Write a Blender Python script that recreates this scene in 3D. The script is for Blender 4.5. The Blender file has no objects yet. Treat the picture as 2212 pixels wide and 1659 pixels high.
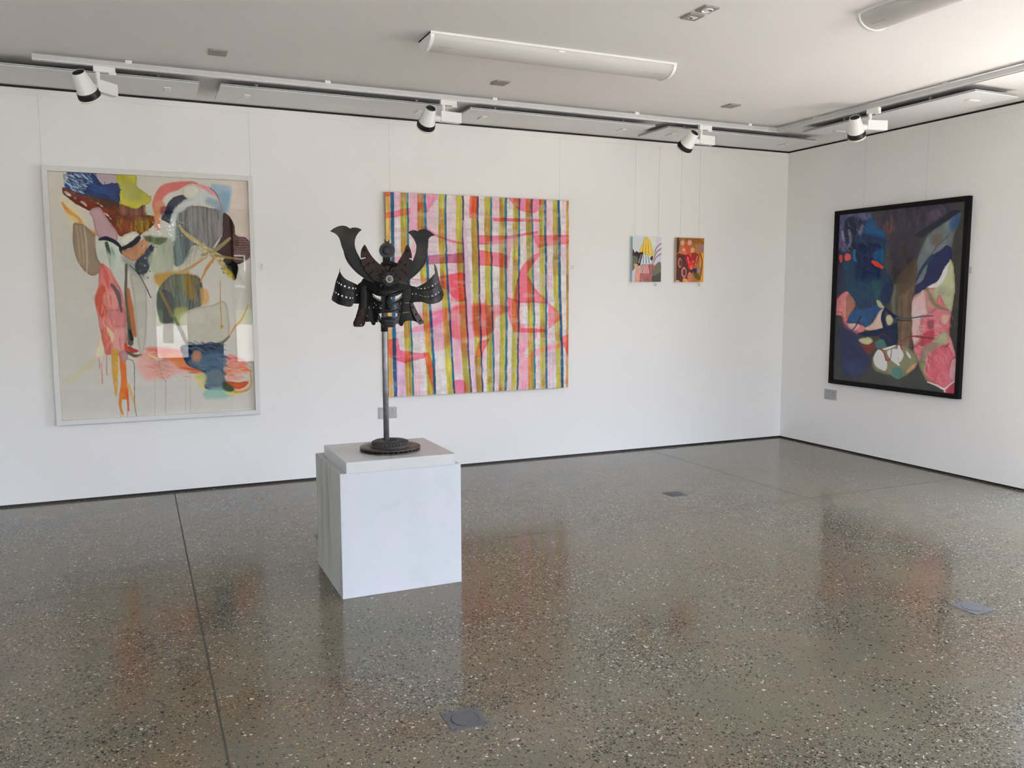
import bpy, bmesh, math, random
import numpy as np
from mathutils import Vector, Matrix
from mathutils.geometry import delaunay_2d_cdt
from math import sin, cos, pi, radians, sqrt

random.seed(7)
SC = bpy.context.scene
COL = SC.collection

# light and exposure
SKY, SUN, SUNAZ, EXPO = 12.6, 36.0, 60.0, 0.17
L1, HZ1, L2, L5, HZ5 = .74, .012, .78, .56, .005

# ---------------------------------------------------------------- camera model
FPX, YAW, PIT, ROL = 1809.18, 0.420920, 0.1071774, -0.0019065
CAM = np.array([-6.11039, -6.77787, 1.5])
W, H = 2212, 1659
_fw = np.array([sin(YAW)*cos(PIT), cos(YAW)*cos(PIT), -sin(PIT)])
_r0 = np.cross(_fw, [0, 0, 1.0]); _r0 /= np.linalg.norm(_r0)
_u0 = np.cross(_r0, _fw)
_rt = _r0*cos(ROL) + _u0*sin(ROL)
_up = -_r0*sin(ROL) + _u0*cos(ROL)

def view_of(P):
    """where a world point is seen in the survey photograph (pixels)"""
    d = np.asarray(P, float) - CAM
    z = d @ _fw
    return W/2 + FPX*(d @ _rt)/z, H/2 - FPX*(d @ _up)/z

def on_plane(px, py, axis, off):
    """surveyed point on the world plane  axis = off"""
    d = _fw + _rt*(px - W/2)/FPX - _up*(py - H/2)/FPX
    t = (off - CAM[axis]) / d[axis]
    return CAM + d*t

cam = bpy.data.cameras.new('camera')
cam.sensor_width = 36.0
cam.lens = FPX/W*36.0
cam.clip_start = 0.05
cam.clip_end = 400
co = bpy.data.objects.new('camera', cam)
m = Matrix(((_rt[0], _up[0], -_fw[0], CAM[0]), (_rt[1], _up[1], -_fw[1], CAM[1]),
            (_rt[2], _up[2], -_fw[2], CAM[2]), (0, 0, 0, 1)))
co.matrix_world = m
COL.objects.link(co)
SC.camera = co

# ---------------------------------------------------------------- materials
def lin(c):
    c = np.asarray(c, float)/255.0
    return np.where(c <= 0.04045, c/12.92, ((c+0.055)/1.055)**2.4)

def mat(name, rgb, rough=0.5, metal=0.0, spec=0.5, **kw):
    m = bpy.data.materials.new(name); m.use_nodes = True
    b = m.node_tree.nodes['Principled BSDF']
    b.inputs['Base Color'].default_value = (*rgb, 1)
    b.inputs['Roughness'].default_value = rough
    b.inputs['Metallic'].default_value = metal
    b.inputs['Specular IOR Level'].default_value = spec
    for k, v in kw.items():
        b.inputs[k.replace('_', ' ')].default_value = v
    return m

def nd(nt, typ, **kw):
    n = nt.nodes.new(typ)
    for k, v in kw.items():
        if k == 'ins':
            for kk, vv in v.items(): n.inputs[kk].default_value = vv
        else: setattr(n, k, v)
    return n

def math_node(nt, op, a, b=None, clamp=False):
    n = nt.nodes.new('ShaderNodeMath'); n.operation = op; n.use_clamp = clamp
    for i, v in enumerate((a, b)):
        if v is None: continue
        if isinstance(v, (int, float)): n.inputs[i].default_value = v
        else: nt.links.new(v, n.inputs[i])
    return n.outputs[0]

def mix_node(nt, fac, a, b, blend='MIX'):
    n = nt.nodes.new('ShaderNodeMix'); n.data_type = 'RGBA'; n.blend_type = blend
    n.clamp_factor = True
    if isinstance(fac, (int, float)): n.inputs[0].default_value = fac
    else: nt.links.new(fac, n.inputs[0])
    for i, v in ((6, a), (7, b)):
        if isinstance(v, tuple): n.inputs[i].default_value = (*v, 1)
        else: nt.links.new(v, n.inputs[i])
    return n.outputs[2]

def ramp(nt, src, stops, interp='LINEAR'):
    n = nt.nodes.new('ShaderNodeValToRGB'); cr = n.color_ramp; cr.interpolation = interp
    while len(cr.elements) > 1: cr.elements.remove(cr.elements[-1])
    for i, (p, c) in enumerate(stops):
        e = cr.elements[0] if i == 0 else cr.elements.new(p)
        e.position = p
        e.color = (*c, 1) if isinstance(c, tuple) else (c, c, c, 1)
    nt.links.new(src, n.inputs[0])
    return n.outputs[0]

def noise(nt, vec, scale, detail=3, rough=0.55):
    n = nt.nodes.new('ShaderNodeTexNoise')
    n.inputs['Scale'].default_value = scale; n.inputs['Detail'].default_value = detail
    n.inputs['Roughness'].default_value = rough
    if vec is not None: nt.links.new(vec, n.inputs['Vector'])
    return n.outputs['Fac']

def mottled(name, c1, c2, scale, rough=0.5, metal=0.0, spec=0.5, bump=0.0, bscale=60, lo=.35, hi=.65, detail=4):
    m = mat(name, c1, rough, metal, spec); nt = m.node_tree
    b = nt.nodes['Principled BSDF']
    tc = nt.nodes.new('ShaderNodeTexCoord').outputs['Object']
    f = ramp(nt, noise(nt, tc, scale, detail), [(lo, 0.0), (hi, 1.0)])
    nt.links.new(mix_node(nt, f, tuple(c1), tuple(c2)), b.inputs['Base Color'])
    if bump:
        bp = nt.nodes.new('ShaderNodeBump'); bp.inputs['Strength'].default_value = bump
        bp.inputs['Distance'].default_value = 0.002
        nt.links.new(noise(nt, tc, bscale, 3), bp.inputs['Height'])
        nt.links.new(bp.outputs[0], b.inputs['Normal'])
    return m

M = {}
M['wall'] = mottled('wall_paint', (.865, .86, .85), (.85, .845, .835), 1.4, rough=.55, spec=.3, bump=.05, bscale=180)
M['ceiling'] = mottled('ceiling_paint', (.86, .85, .835), (.84, .83, .815), 1.0, rough=.7, spec=.2)
M['black_gap'] = mat('shadow_gap_black', (.006, .006, .007), .5)
M['white_paint'] = mat('white_powder_coat', (.80, .80, .79), .35)
M['white_plastic'] = mat('white_plastic', (.82, .82, .80), .3)
M['rail'] = mat('satin_aluminium_rail', (.62, .63, .64), .35, .6)
M['radiant'] = mat('radiant_panel_white', (.78, .79, .80), .4)
M['black_plastic'] = mat('black_plastic', (.012, .012, .013), .35)
M['steel_plate'] = mottled('brushed_steel', (.44, .435, .425), (.39, .385, .375), 30, rough=.42, metal=.25)
M['box_plate'] = mottled('cast_zinc_plate', (.125, .122, .122), (.11, .108, .108), 40, rough=.55, metal=.0, spec=.2)
M['grey_plate'] = mat('grey_blank_plate', (.30, .28, .26), .45)
M['dark_slot'] = mat('dark_slot', (.03, .03, .032), .5)
M['card'] = mat('white_card', (.86, .86, .84), .5)
M['card_ink'] = mat('grey_ink', (.45, .45, .45), .6)
M['perspex'] = mat('frosted_perspex', (.62, .64, .66), .25)
M['wire'] = mat('nylon_wire', (.58, .58, .57), .3)
M['white_frame'] = mat('white_lacquer_frame', (.74, .74, .72), .4, spec=.3)
M['black_frame'] = mat('black_stained_frame', (.007, .006, .007), .45, spec=.12)
M['canvas_back'] = mat('raw_canvas', (.62, .58, .50), .8)

def glass_mat(name, tint=(1, 1, 1), f0=0.045, rough=0.0):
    """thin picture / window glass: fresnel reflection over clear transmission"""
    m = bpy.data.materials.new(name); m.use_nodes = True; nt = m.node_tree
    nt.nodes.clear()
    out = nt.nodes.new('ShaderNodeOutputMaterial')
    tr = nt.nodes.new('ShaderNodeBsdfTransparent'); tr.inputs[0].default_value = (*tint, 1)
    gl = nt.nodes.new('ShaderNodeBsdfGlossy'); gl.inputs['Roughness'].default_value = rough
    fr = nt.nodes.new('ShaderNodeFresnel'); fr.inputs['IOR'].default_value = (1+sqrt(f0))/(1-sqrt(f0))
    mx = nt.nodes.new('ShaderNodeMixShader')
    # only the outer face mirrors: the inner one would double the reflection
    geo = nt.nodes.new('ShaderNodeNewGeometry')
    fac = math_node(nt, 'MULTIPLY', fr.outputs[0], math_node(nt, 'SUBTRACT', 1.0, geo.outputs['Backfacing']))
    nt.links.new(fac, mx.inputs[0]); nt.links.new(tr.outputs[0], mx.inputs[1])
    nt.links.new(gl.outputs[0], mx.inputs[2]); nt.links.new(mx.outputs[0], out.inputs[0])
    return m
M['picture_glass'] = glass_mat('picture_glass', f0=.055)
M['acrylic'] = glass_mat('low_reflection_acrylic', f0=.026)
M['window_glass'] = glass_mat('window_glass', tint=(.97, .96, .965), f0=.06)

def opal_mat():
    m = bpy.data.materials.new('prismatic_diffuser'); m.use_nodes = True; nt = m.node_tree
    b = nt.nodes['Principled BSDF']; b.inputs['Base Color'].default_value = (.74, .72, .70, 1); b.inputs['Roughness'].default_value = .3
    b.inputs['Specular IOR Level'].default_value = .3
    tr = nt.nodes.new('ShaderNodeBsdfTransparent'); mx = nt.nodes.new('ShaderNodeMixShader'); mx.inputs[0].default_value = .28
    nt.links.new(b.outputs[0], mx.inputs[1]); nt.links.new(tr.outputs[0], mx.inputs[2])
    nt.links.new(mx.outputs[0], nt.nodes['Material Output'].inputs[0])
    return m
# prismatic diffuser of the batten lamps (lamps are off)
M['diffuser'] = opal_mat()

def plinth_mat():
    m = mat('scuffed_white_plinth', (.8, .8, .8), .55, spec=.3); nt = m.node_tree
    b = nt.nodes['Principled BSDF']
    tc = nt.nodes.new('ShaderNodeTexCoord').outputs['Object']
    f = ramp(nt, noise(nt, tc, 4.0, 5), [(.42, 0.0), (.58, 1.0)])
    c = mix_node(nt, f, (.565, .57, .60), (.535, .575, .59))
    sm = ramp(nt, noise(nt, tc, 9.0, 6, .65), [(.55, 0.0), (.80, 1.0)])
    c = mix_node(nt, math_node(nt, 'MULTIPLY', sm, .45), c, (.44, .455, .46))
    # grubby streaks and paler patched filler, stretched upright
    mp = nd(nt, 'ShaderNodeMapping'); mp.inputs['Scale'].default_value = (9, 9, 1.6)
    nt.links.new(tc, mp.inputs['Vector'])
    g = ramp(nt, noise(nt, mp.outputs[0], 1.0, 5, .6), [(.50, 0.0), (.68, 1.0)])
    geo = nd(nt, 'ShaderNodeTexCoord').outputs['Object']
    sx = nd(nt, 'ShaderNodeSeparateXYZ'); nt.links.new(geo, sx.inputs[0])
    # the left side gets a darker, greyer tone with stronger streaks
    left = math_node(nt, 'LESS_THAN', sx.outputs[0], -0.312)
    left_tone = mix_node(nt, g, (.52, .54, .505), (.36, .36, .345))
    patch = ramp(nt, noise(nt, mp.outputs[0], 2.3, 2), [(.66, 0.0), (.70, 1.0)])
    left_tone = mix_node(nt, patch, left_tone, (.64, .64, .63))
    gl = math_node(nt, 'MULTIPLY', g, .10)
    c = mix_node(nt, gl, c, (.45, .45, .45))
    c = mix_node(nt, left, c, left_tone)
    nt.links.new(c, b.inputs['Base Color'])
    return m
M['plinth'] = plinth_mat()
M['slab'] = mottled('slab_laminate', (.565, .575, .57), (.54, .55, .545), 14, rough=.3, spec=.35)

def floor_mat():
    m = mat('polished_concrete', (.2, .19, .16), .12, spec=.36); nt = m.node_tree
    b = nt.nodes['Principled BSDF']
    tc = nt.nodes.new('ShaderNodeTexCoord').outputs['Object']
    n1 = noise(nt, tc, 1.1, 4, .6)
    n2 = noise(nt, tc, 3.2, 3, .5)
    base = mix_node(nt, ramp(nt, n1, [(.35, 0.0), (.65, 1.0)]), (.156, .139, .090), (.184, .146, .100))
    base = mix_node(nt, ramp(nt, n2, [(.4, 0.0), (.7, 1.0)]), base, (.146, .133, .092))
    fine = noise(nt, tc, 260, 2, .6)
    base = mix_node(nt, math_node(nt, 'MULTIPLY', ramp(nt, fine, [(.45, 0.0), (.75, 1.0)]), .35), base, (.07, .06, .04))
    # where the grinder went deeper the aggregate shows: patchy density
    dens = ramp(nt, noise(nt, tc, 1.25, 4, .6), [(.38, 0.12), (.50, .42), (.60, 1.0)])
    warm = ramp(nt, noise(nt, tc, .9, 3, .55), [(.47, 0.0), (.60, 1.0)])
    wv = nd(nt, 'ShaderNodeTexNoise'); wv.inputs['Scale'].default_value = 55; wv.inputs['Detail'].default_value = 2
    nt.links.new(tc, wv.inputs['Vector'])
    base = mix_node(nt, math_node(nt, 'MULTIPLY', math_node(nt, 'MULTIPLY', warm, dens), .55), base, (.120, .086, .060))
    for scale, rad, seed in ((74, .40, 0.0), (112, .42, 3.1), (190, .46, 7.3)):
        mp = nd(nt, 'ShaderNodeMapping'); mp.inputs['Location'].default_value = (seed, seed*1.7, 0)
        vm = nd(nt, 'ShaderNodeVectorMath'); vm.operation = 'MULTIPLY_ADD'
        nt.links.new(wv.outputs['Color'], vm.inputs[0]); vm.inputs[1].default_value = (.022, .022, .0); nt.links.new(tc, vm.inputs[2])
        nt.links.new(vm.outputs[0], mp.inputs['Vector'])
        v = nd(nt, 'ShaderNodeTexVoronoi'); v.inputs['Scale'].default_value = scale; v.voronoi_dimensions = '2D'
        nt.links.new(mp.outputs[0], v.inputs['Vector'])
        sp = nd(nt, 'ShaderNodeSeparateColor'); nt.links.new(v.outputs['Color'], sp.inputs[0])
        size = math_node(nt, 'ADD', math_node(nt, 'MULTIPLY', math_node(nt, 'POWER', sp.outputs[1], 1.6), rad), .10)
        chip = math_node(nt, 'LESS_THAN', v.outputs['Distance'], size)
        pick = sp.outputs[0]
        lim = math_node(nt, 'MULTIPLY', dens, .80)
        chip = math_node(nt, 'MULTIPLY', chip, math_node(nt, 'LESS_THAN', sp.outputs[2], lim))
        cool = ramp(nt, pick, [(0, (.52, .49, .40)), (.075, (.24, .215, .16)), (.22, (.022, .020, .016)), (.58, (.15, .135, .10)), (.76, (.050, .044, .034))], 'CONSTANT')
        wrm = ramp(nt, pick, [(0, (.52, .45, .33)), (.075, (.25, .175, .10)), (.24, (.022, .017, .014)), (.54, (.26, .145, .065)), (.66, (.13, .066, .038)), (.86, (.21, .16, .10))], 'CONSTANT')
        cc = mix_node(nt, warm, cool, wrm)
        base = mix_node(nt, chip, base, cc)
    # saw-cut joints
    sx = nd(nt, 'ShaderNodeSeparateXYZ'); nt.links.new(tc, sx.inputs[0])
    def cut(src, at, w):
        d = math_node(nt, 'ABSOLUTE', math_node(nt, 'SUBTRACT', src, at))
        return math_node(nt, 'LESS_THAN', d, w)
    j = cut(sx.outputs[0], -5.903, .0042)
    j = math_node(nt, 'MAXIMUM', j, cut(sx.outputs[0], -1.65, .0042))
    j = math_node(nt, 'MAXIMUM', j, cut(sx.outputs[1], -2.15, .0038))
    j = math_node(nt, 'MAXIMUM', j, cut(sx.outputs[1], -6.4, .0025))
    base = mix_node(nt, math_node(nt, 'MULTIPLY', j, .8), base, (.042, .037, .030))
    nt.links.new(base, b.inputs['Base Color'])
    r = ramp(nt, noise(nt, tc, 2.0, 3), [(.3, .10), (.7, .17)])
    r = math_node(nt, 'MAXIMUM', r, math_node(nt, 'MULTIPLY', j, .6))
    nt.links.new(r, b.inputs['Roughness'])
    bp = nd(nt, 'ShaderNodeBump'); bp.inputs['Strength'].default_value = .25; bp.inputs['Distance'].default_value = .0006
    nt.links.new(noise(nt, tc, 7, 2), bp.inputs['Height'])
    nt.links.new(bp.outputs[0], b.inputs['Normal'])
    return m
M['floor'] = floor_mat()

# ---------------------------------------------------------------- mesh helpers
class MB:
    def __init__(self): self.v = []; self.f = []; self.sm = []
    def add(self, verts, faces, smooth=False):
        o = len(self.v); self.v += [tuple(map(float, p)) for p in verts]
        self.f += [tuple(i+o for i in q) for q in faces]; self.sm += [smooth]*len(faces)
        return self
    def box(self, x0, x1, y0, y1, z0, z1):
        return self.add([(x, y, z) for z in (z0, z1) for y in (y0, y1) for x in (x0, x1)],
                        [(0, 2, 3, 1), (4, 5, 7, 6), (0, 1, 5, 4), (2, 6, 7, 3), (0, 4, 6, 2), (1, 3, 7, 5)])
    def lathe(self, prof, axis=(0, 0, 1), origin=(0, 0, 0), n=40, smooth=True, close=False, a0=0., a1=2*pi):
        """prof: (radius, height) along the axis"""
        ax = Vector(axis).normalized(); t = ax.orthogonal().normalized(); s = ax.cross(t); o = Vector(origin)
        full = abs(a1-a0-2*pi) < 1e-6; k = n if full else n+1
        V = []
        for r, h in prof:
            for i in range(k):
                a = a0+(a1-a0)*i/n
                V.append(o+ax*h+(t*cos(a)+s*sin(a))*r)
        F = []; L = len(prof)
        for j in range(L if close else L-1):
            j2 = (j+1) % L
            for i in range(n):
                i2 = (i+1) % k
                F.append((j*k+i, j*k+i2, j2*k+i2, j2*k+i))
        return self.add(V, F, smooth)
    def cyl(self, p0, p1, r0, r1=None, n=24):
        r1 = r0 if r1 is None else r1
        a = Vector(p0); d = Vector(p1)-a; h = d.length; e = min(.0015, r0*.2, r1*.2+1e-5)
        return self.lathe([(0, 0), (r0-e, 0), (r0, e), (r1, h-e), (r1-e, h), (0, h)], d, a, n)
    def tube(self, pts, rad, n=10, smooth=True):
        P = [Vector(p) for p in pts]; L = len(P)
        R = [rad]*L if isinstance(rad, (int, float)) else list(rad)
        V = []; F = []; prev = None
        for i in range(L):
            t = (P[min(i+1, L-1)]-P[max(i-1, 0)]).normalized()
            u = t.orthogonal().normalized() if prev is None else (prev - t*prev.dot(t)).normalized()
            prev = u; w = t.cross(u)
            for k in range(n):
                a = 2*pi*k/n; V.append(P[i]+(u*cos(a)+w*sin(a))*R[i])
        for i in range(L-1):
            for k in range(n):
                F.append((i*n+k, i*n+(k+1) % n, (i+1)*n+(k+1) % n, (i+1)*n+k))
        F.append(tuple(range(n))[::-1]); F.append(tuple((L-1)*n+k for k in range(n)))
        return self.add(V, F, smooth)
    def ball(self, c, rx, ry=None, rz=None, n=20, m=12):
        ry = ry or rx; rz = rz or rx; V = []; F = []
        for j in range(m+1):
            th = pi*j/m
            for i in range(n):
                a = 2*pi*i/n
                V.append((c[0]+rx*sin(th)*cos(a), c[1]+ry*sin(th)*sin(a), c[2]+rz*cos(th)))
        for j in range(m):
            for i in range(n):
                F.append((j*n+i, (j+1)*n+i, (j+1)*n+(i+1) % n, j*n+(i+1) % n))
        return self.add(V, F, True)
    def build(self, name, material, parent=None, bevel=0.0, kind=None, loc=None):
        me = bpy.data.meshes.new(name)
        me.from_pydata(self.v, [], self.f); me.update()
        me.polygons.foreach_set('use_smooth', self.sm)
        bm = bmesh.new(); bm.from_mesh(me)
        bmesh.ops.remove_doubles(bm, verts=bm.verts, dist=1e-6)
        bmesh.ops.recalc_face_normals(bm, faces=bm.faces); bm.to_mesh(me); bm.free()
        me.materials.append(material)
        o = bpy.data.objects.new(name, me); COL.objects.link(o)
        if parent is not None: o.parent = parent
        if loc is not None: o.location = loc
        if kind: o['kind'] = kind
        if bevel:
            b = o.modifiers.new('bevel', 'BEVEL'); b.width = bevel; b.segments = 2; b.limit_method = 'ANGLE'
            b.angle_limit = radians(40)
        return o

def tag(o, label, cat, group=None):
    o['label'] = label; o['category'] = cat
    if group: o['group'] = group
    return o
def thing(name, loc, label, cat, group=None, rz=0.0):
    o = bpy.data.objects.new(name, None); COL.objects.link(o)
    o.empty_display_size = .1; o.location = loc; o.rotation_euler = (0, 0, rz)
    return tag(o, label, cat, group)
def copy_tree(o, parent=None):
    c = o.copy(); COL.objects.link(c)
    if parent is not None: c.parent = parent
    for ch in list(o.children): copy_tree(ch, c)
    return c

def spline(pts, closed=True, k=6):
    P = np.asarray(pts, float); n = len(P); out = []
    rng = range(n if closed else n-1)
    for i in rng:
        if closed: p0, p1, p2, p3 = P[i-1], P[i], P[(i+1) % n], P[(i+2) % n]
        else: p0, p1, p2, p3 = P[max(i-1, 0)], P[i], P[i+1], P[min(i+2, n-1)]
        for j in range(k):
            t = j/k
            out.append(.5*((2*p1)+(p2-p0)*t+(2*p0-5*p1+4*p2-p3)*t*t+(3*p1-p0-3*p2+p3)*t**3))
    if not closed: out.append(P[-1])
    return np.array(out)

def inside(poly, X, Y):
    r = np.zeros(np.shape(X), bool); n = len(poly)
    for i in range(n):
        x0, y0 = poly[i]; x1, y1 = poly[(i+1) % n]
        if y0 == y1: continue
        c = ((y0 > Y) != (y1 > Y)) & (X < (x1-x0)*(Y-y0)/(y1-y0)+x0)
        r ^= c
    return r

def sheet(mb, outline, holes, place, th, grid=None):
    """a metal sheet cut to an outline with real holes; place(x, y, s) -> world,
    s = 0 on the front and 1 on the back"""
    pts = [tuple(p) for p in outline]; edges = [(i, (i+1) % len(pts)) for i in range(len(pts))]
    for h in holes:
        o = len(pts); pts += [tuple(p) for p in h]
        edges += [(o+i, o+(i+1) % len(h)) for i in range(len(h))]
    if grid:
        O = np.asarray(outline, float); x0, y0 = O.min(0); x1, y1 = O.max(0)
        gx, gy = np.meshgrid(np.arange(x0+grid/2, x1, grid), np.arange(y0+grid/2, y1, grid))
        gx, gy = gx.ravel(), gy.ravel(); ok = inside(O, gx, gy)
        E = np.asarray(pts)
        for h in holes: ok &= ~inside(np.asarray(h), gx, gy)
        for x, y in zip(gx[ok], gy[ok]):
            if np.min(np.hypot(E[:, 0]-x, E[:, 1]-y)) > grid*.35: pts.append((x, y))
    V, E2, F, *_ = delaunay_2d_cdt([Vector(p) for p in pts], edges, [], 1, 1e-5)
    V = np.array([(v[0], v[1]) for v in V])
    cen = np.array([V[list(f)].mean(0) for f in F])
    keep = inside(np.asarray(outline, float), cen[:, 0], cen[:, 1])
    for h in holes: keep &= ~inside(np.asarray(h, float), cen[:, 0], cen[:, 1])
    F = [f for f, k in zip(F, keep) if k]
    n = len(V)
    verts = [place(x, y, 0) for x, y in V] + [place(x, y, 1) for x, y in V]
    cnt = {}
    for f in F:
        for a, b in zip(f, list(f[1:])+[f[0]]):
            cnt[(a, b)] = cnt.get((a, b), 0)+1
    faces = [tuple(f) for f in F] + [tuple(i+n for i in reversed(f)) for f in F]
    for (a, b) in cnt:
        if (b, a) not in cnt: faces.append((b, a, a+n, b+n))
    mb.add(verts, faces, False)
    return mb

def circ(cx, cy, rx, ry=None, n=14, rot=0.0):
    ry = ry or rx
    return [(cx+rx*cos(a)*cos(rot)-ry*sin(a)*sin(rot), cy+rx*cos(a)*sin(rot)+ry*sin(a)*cos(rot))
            for a in [2*pi*i/n for i in range(n)]]

# ================================================================ the room
XL, YF, ZC = -10.5, -8.25, 2.927
ZB, ZT = 0.0155, 2.910        # bottom and top edge of the wall linings (shadow gaps beyond)
def struct(mb, name, material, parent=None, bevel=0.0):
    return mb.build(name, material, parent, bevel, kind=None if parent else 'structure')

struct(MB().add([(XL-.2, YF-.2, 0), (.2, YF-.2, 0), (.2, .2, 0), (XL-.2, .2, 0), (XL-.2, YF-.2, -.2), (.2, YF-.2, -.2), (.2, .2, -.2), (XL-.2, .2, -.2)],
     [(0, 1, 2, 3), (7, 6, 5, 4), (0, 4, 5, 1), (1, 5, 6, 2), (2, 6, 7, 3), (3, 7, 4, 0)]), 'floor', M['floor'])
struct(MB().box(XL-.2, .2, YF-.2, .2, ZC, ZC+.25), 'ceiling', M['ceiling'])
struct(MB().box(XL-.012, .012, 0, .15, ZB, ZT), 'wall_back', M['wall'])
struct(MB().box(XL-.15, XL, YF, .15, ZB, ZC), 'wall_left', M['wall'])
RW = (-4.9, -2.78, .03, 2.42)     # garden window in the right wall: y0, y1, z0, z1
mb = MB().box(0, .15, RW[1], .012, ZB, ZT).box(0, .15, YF-.15, RW[0], ZB, ZT)
mb.box(0, .15, RW[0], RW[1], RW[3], ZT).box(0, .15, RW[0], RW[1], ZB, RW[2])
struct(mb, 'wall_right', M['wall'])
FW = [(-9.9, -7.3, .45, 2.6), (-5.86, -5.28, .40, 2.86), (-4.60, -.35, .30, 2.86)]    # openings of the front wall: x0, x1, z0, z1
mb = MB(); xs = XL-.15
for x0, x1, z0, z1 in FW:
    mb.box(xs, x0, YF-.15, YF, 0, ZC); mb.box(x0, x1, YF-.15, YF, 0, z0); mb.box(x0, x1, YF-.15, YF, z1, ZC); xs = x1
mb.box(xs, .15, YF-.15, YF, 0, ZC)
struct(mb, 'wall_front', M['wall'])
# recessed black shadow gaps at floor and ceiling
struct(MB().box(XL, .03, .004, .03, 0, ZB+.002), 'baseboard_back', M['black_gap'])
struct(MB().box(.004, .03, RW[1], .03, 0, ZB+.002), 'baseboard_right', M['black_gap'])
struct(MB().box(XL, .03, .006, .03, ZT-.002, ZC), 'trim_1', M['black_gap'])
struct(MB().box(.006, .03, YF, .03, ZT-.002, ZC), 'trim_2', M['black_gap'])
# flush picture-hanging rail along the top of both walls
struct(MB().box(XL, -.004, -.004, .001, ZT-.042, ZT), 'trim_3', M['wall'], bevel=.0015)
struct(MB().box(-.004, .001, YF, -.004, ZT-.042, ZT), 'trim_4', M['wall'], bevel=.0015)

M['mullion'] = mat('grey_aluminium', (.10, .105, .11), .35, .5)
def window(n, axis, a0, a1, z0, z1, at, bars):
    """framed glazing set in an opening; axis 0: runs along x at y = at, axis 1: along y at x = at"""
    def bx(mb, p0, p1, d0, d1, q0, q1):
        if axis == 0: mb.box(p0, p1, at+d0, at+d1, q0, q1)
        else: mb.box(at+d0, at+d1, p0, p1, q0, q1)
    f = MB(); w = .05
    bx(f, a0, a1, -.04, .04, z0, z0+w); bx(f, a0, a1, -.04, .04, z1-w, z1)
    bx(f, a0, a0+w, -.04, .04, z0, z1); bx(f, a1-w, a1, -.04, .04, z0, z1)
    for b in bars: bx(f, b-.025, b+.025, -.035, .035, z0, z1)
    fo = struct(f, 'window_%d' % n, M['mullion'])
    g = MB(); bx(g, a0+w*.5, a1-w*.5, -.004, .004, z0+w*.5, z1-w*.5)
    g.build('pane', M['window_glass'], fo)
    # daylight portal: tells the sampler where the sky comes in, gives off nothing itself
    L = bpy.data.lights.new('window_portal', 'AREA'); L.shape = 'RECTANGLE'
    L.size = a1-a0; L.size_y = z1-z0; L.cycles.is_portal = True
    o = bpy.data.objects.new('window_portal', L); COL.objects.link(o)
    c = (a0+a1)/2
    if axis == 0:
        o.location = (c, at+.06, (z0+z1)/2); o.rotation_euler = (radians(90), 0, 0)
        # area lights shine along local -Z: turn it to face +y
        o.rotation_euler = (radians(90), 0, 0)
    else:
        o.location = (at-.06, c, (z0+z1)/2); o.rotation_euler = (radians(90), 0, radians(90))
window(1, 0, *FW[0][:2], *FW[0][2:], YF-.08, [-8.3])
window(2, 0, *FW[1][:2], *FW[1][2:], YF-.08, [])
window(3, 0, *FW[2][:2], *FW[2][2:], YF-.08, [-3.2, -1.8])
window(4, 1, *RW[:2], *RW[2:], .08, [-3.84])

# ================================================================ outdoors (seen in the glass, lights the room)
M['paving'] = mottled('pale_paving', (.48, .435, .365), (.42, .38, .32), 2.5, rough=.8, spec=.2)
M['lawn'] = mottled('lawn_grass', (.12, .17, .05), (.085, .13, .04), 6, rough=.9, spec=.1)
struct(MB().box(-60, 60, -38, YF-.2, -.3, -.03), 'paving', M['paving'])
struct(MB().box(.2, 60, YF-.2, 30, -.3, -.03), 'paving_side', M['paving'])
struct(MB().add([(-60, -38, -.05), (60, -38, -.05), (60, -62, .9), (-60, -62, .9), (-60, -38, -.4), (60, -38, -.4), (60, -62, -.4), (-60, -62, -.4)],
     [(0, 1, 2, 3), (7, 6, 5, 4), (0, 4, 5, 1), (1, 5, 6, 2), (2, 6, 7, 3), (3, 7, 4, 0)]), 'lawn', M['lawn'])
def brick_mat():
    m = mat('red_brown_brick', (.2, .1, .08), .85, spec=.2); nt = m.node_tree
    b = nt.nodes['Principled BSDF']; tc = nd(nt, 'ShaderNodeTexCoord').outputs['Object']
    mp = nd(nt, 'ShaderNodeMapping'); mp.inputs['Rotation'].default_value = (radians(90), 0, 0)
    nt.links.new(tc, mp.inputs['Vector'])
    br = nd(nt, 'ShaderNodeTexBrick', ins={'Scale': 1.0, 'Brick Width': .45, 'Row Height': .16, 'Mortar Size': .02})
    br.inputs['Color1'].default_value = (.20, .085, .065, 1); br.inputs['Color2'].default_value = (.14, .065, .055, 1)
    br.inputs['Mortar'].default_value = (.30, .26, .23, 1)
    nt.links.new(mp.outputs[0], br.inputs['Vector']); nt.links.new(br.outputs['Color'], b.inputs['Base Color'])
    return m
M['brick'] = brick_mat()
M['roof'] = mat('dark_roof_tile', (.09, .075, .07), .8)
M['dark_glass'] = mat('dark_window_glass', (.03, .04, .05), .08)
bld = thing('street_house', (3.0, -52, .5), 'dark red brick house across the lawn seen in the picture glass', 'building')
MB().box(-5.2, 12, -6, 0, 0, 6.2).build('wall', M['brick'], bld)
MB().add([(-5.7, .5, 6.2), (12.5, .5, 6.2), (12.5, -6.5, 6.2), (-5.7, -6.5, 6.2), (-3, -3, 8.6), (10, -3, 8.6)],
         [(0, 1, 5, 4), (1, 2, 5), (2, 3, 4, 5), (3, 0, 4), (3, 2, 1, 0)]).build('roof', M['roof'], bld)
for k in range(4):
    f = MB().box(-3.6+3.6*k, -2.3+3.6*k, -.05, .06, 1.5, 3.6).build('window', M['white_paint'], bld)
    MB().box(-3.5+3.6*k, -2.4+3.6*k, .05, .075, 1.6, 3.5).build('pane', M['dark_glass'], f)
M['leaf'] = mottled('tree_leaves', (.045, .085, .025), (.09, .14, .04), 3, rough=.6)
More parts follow.
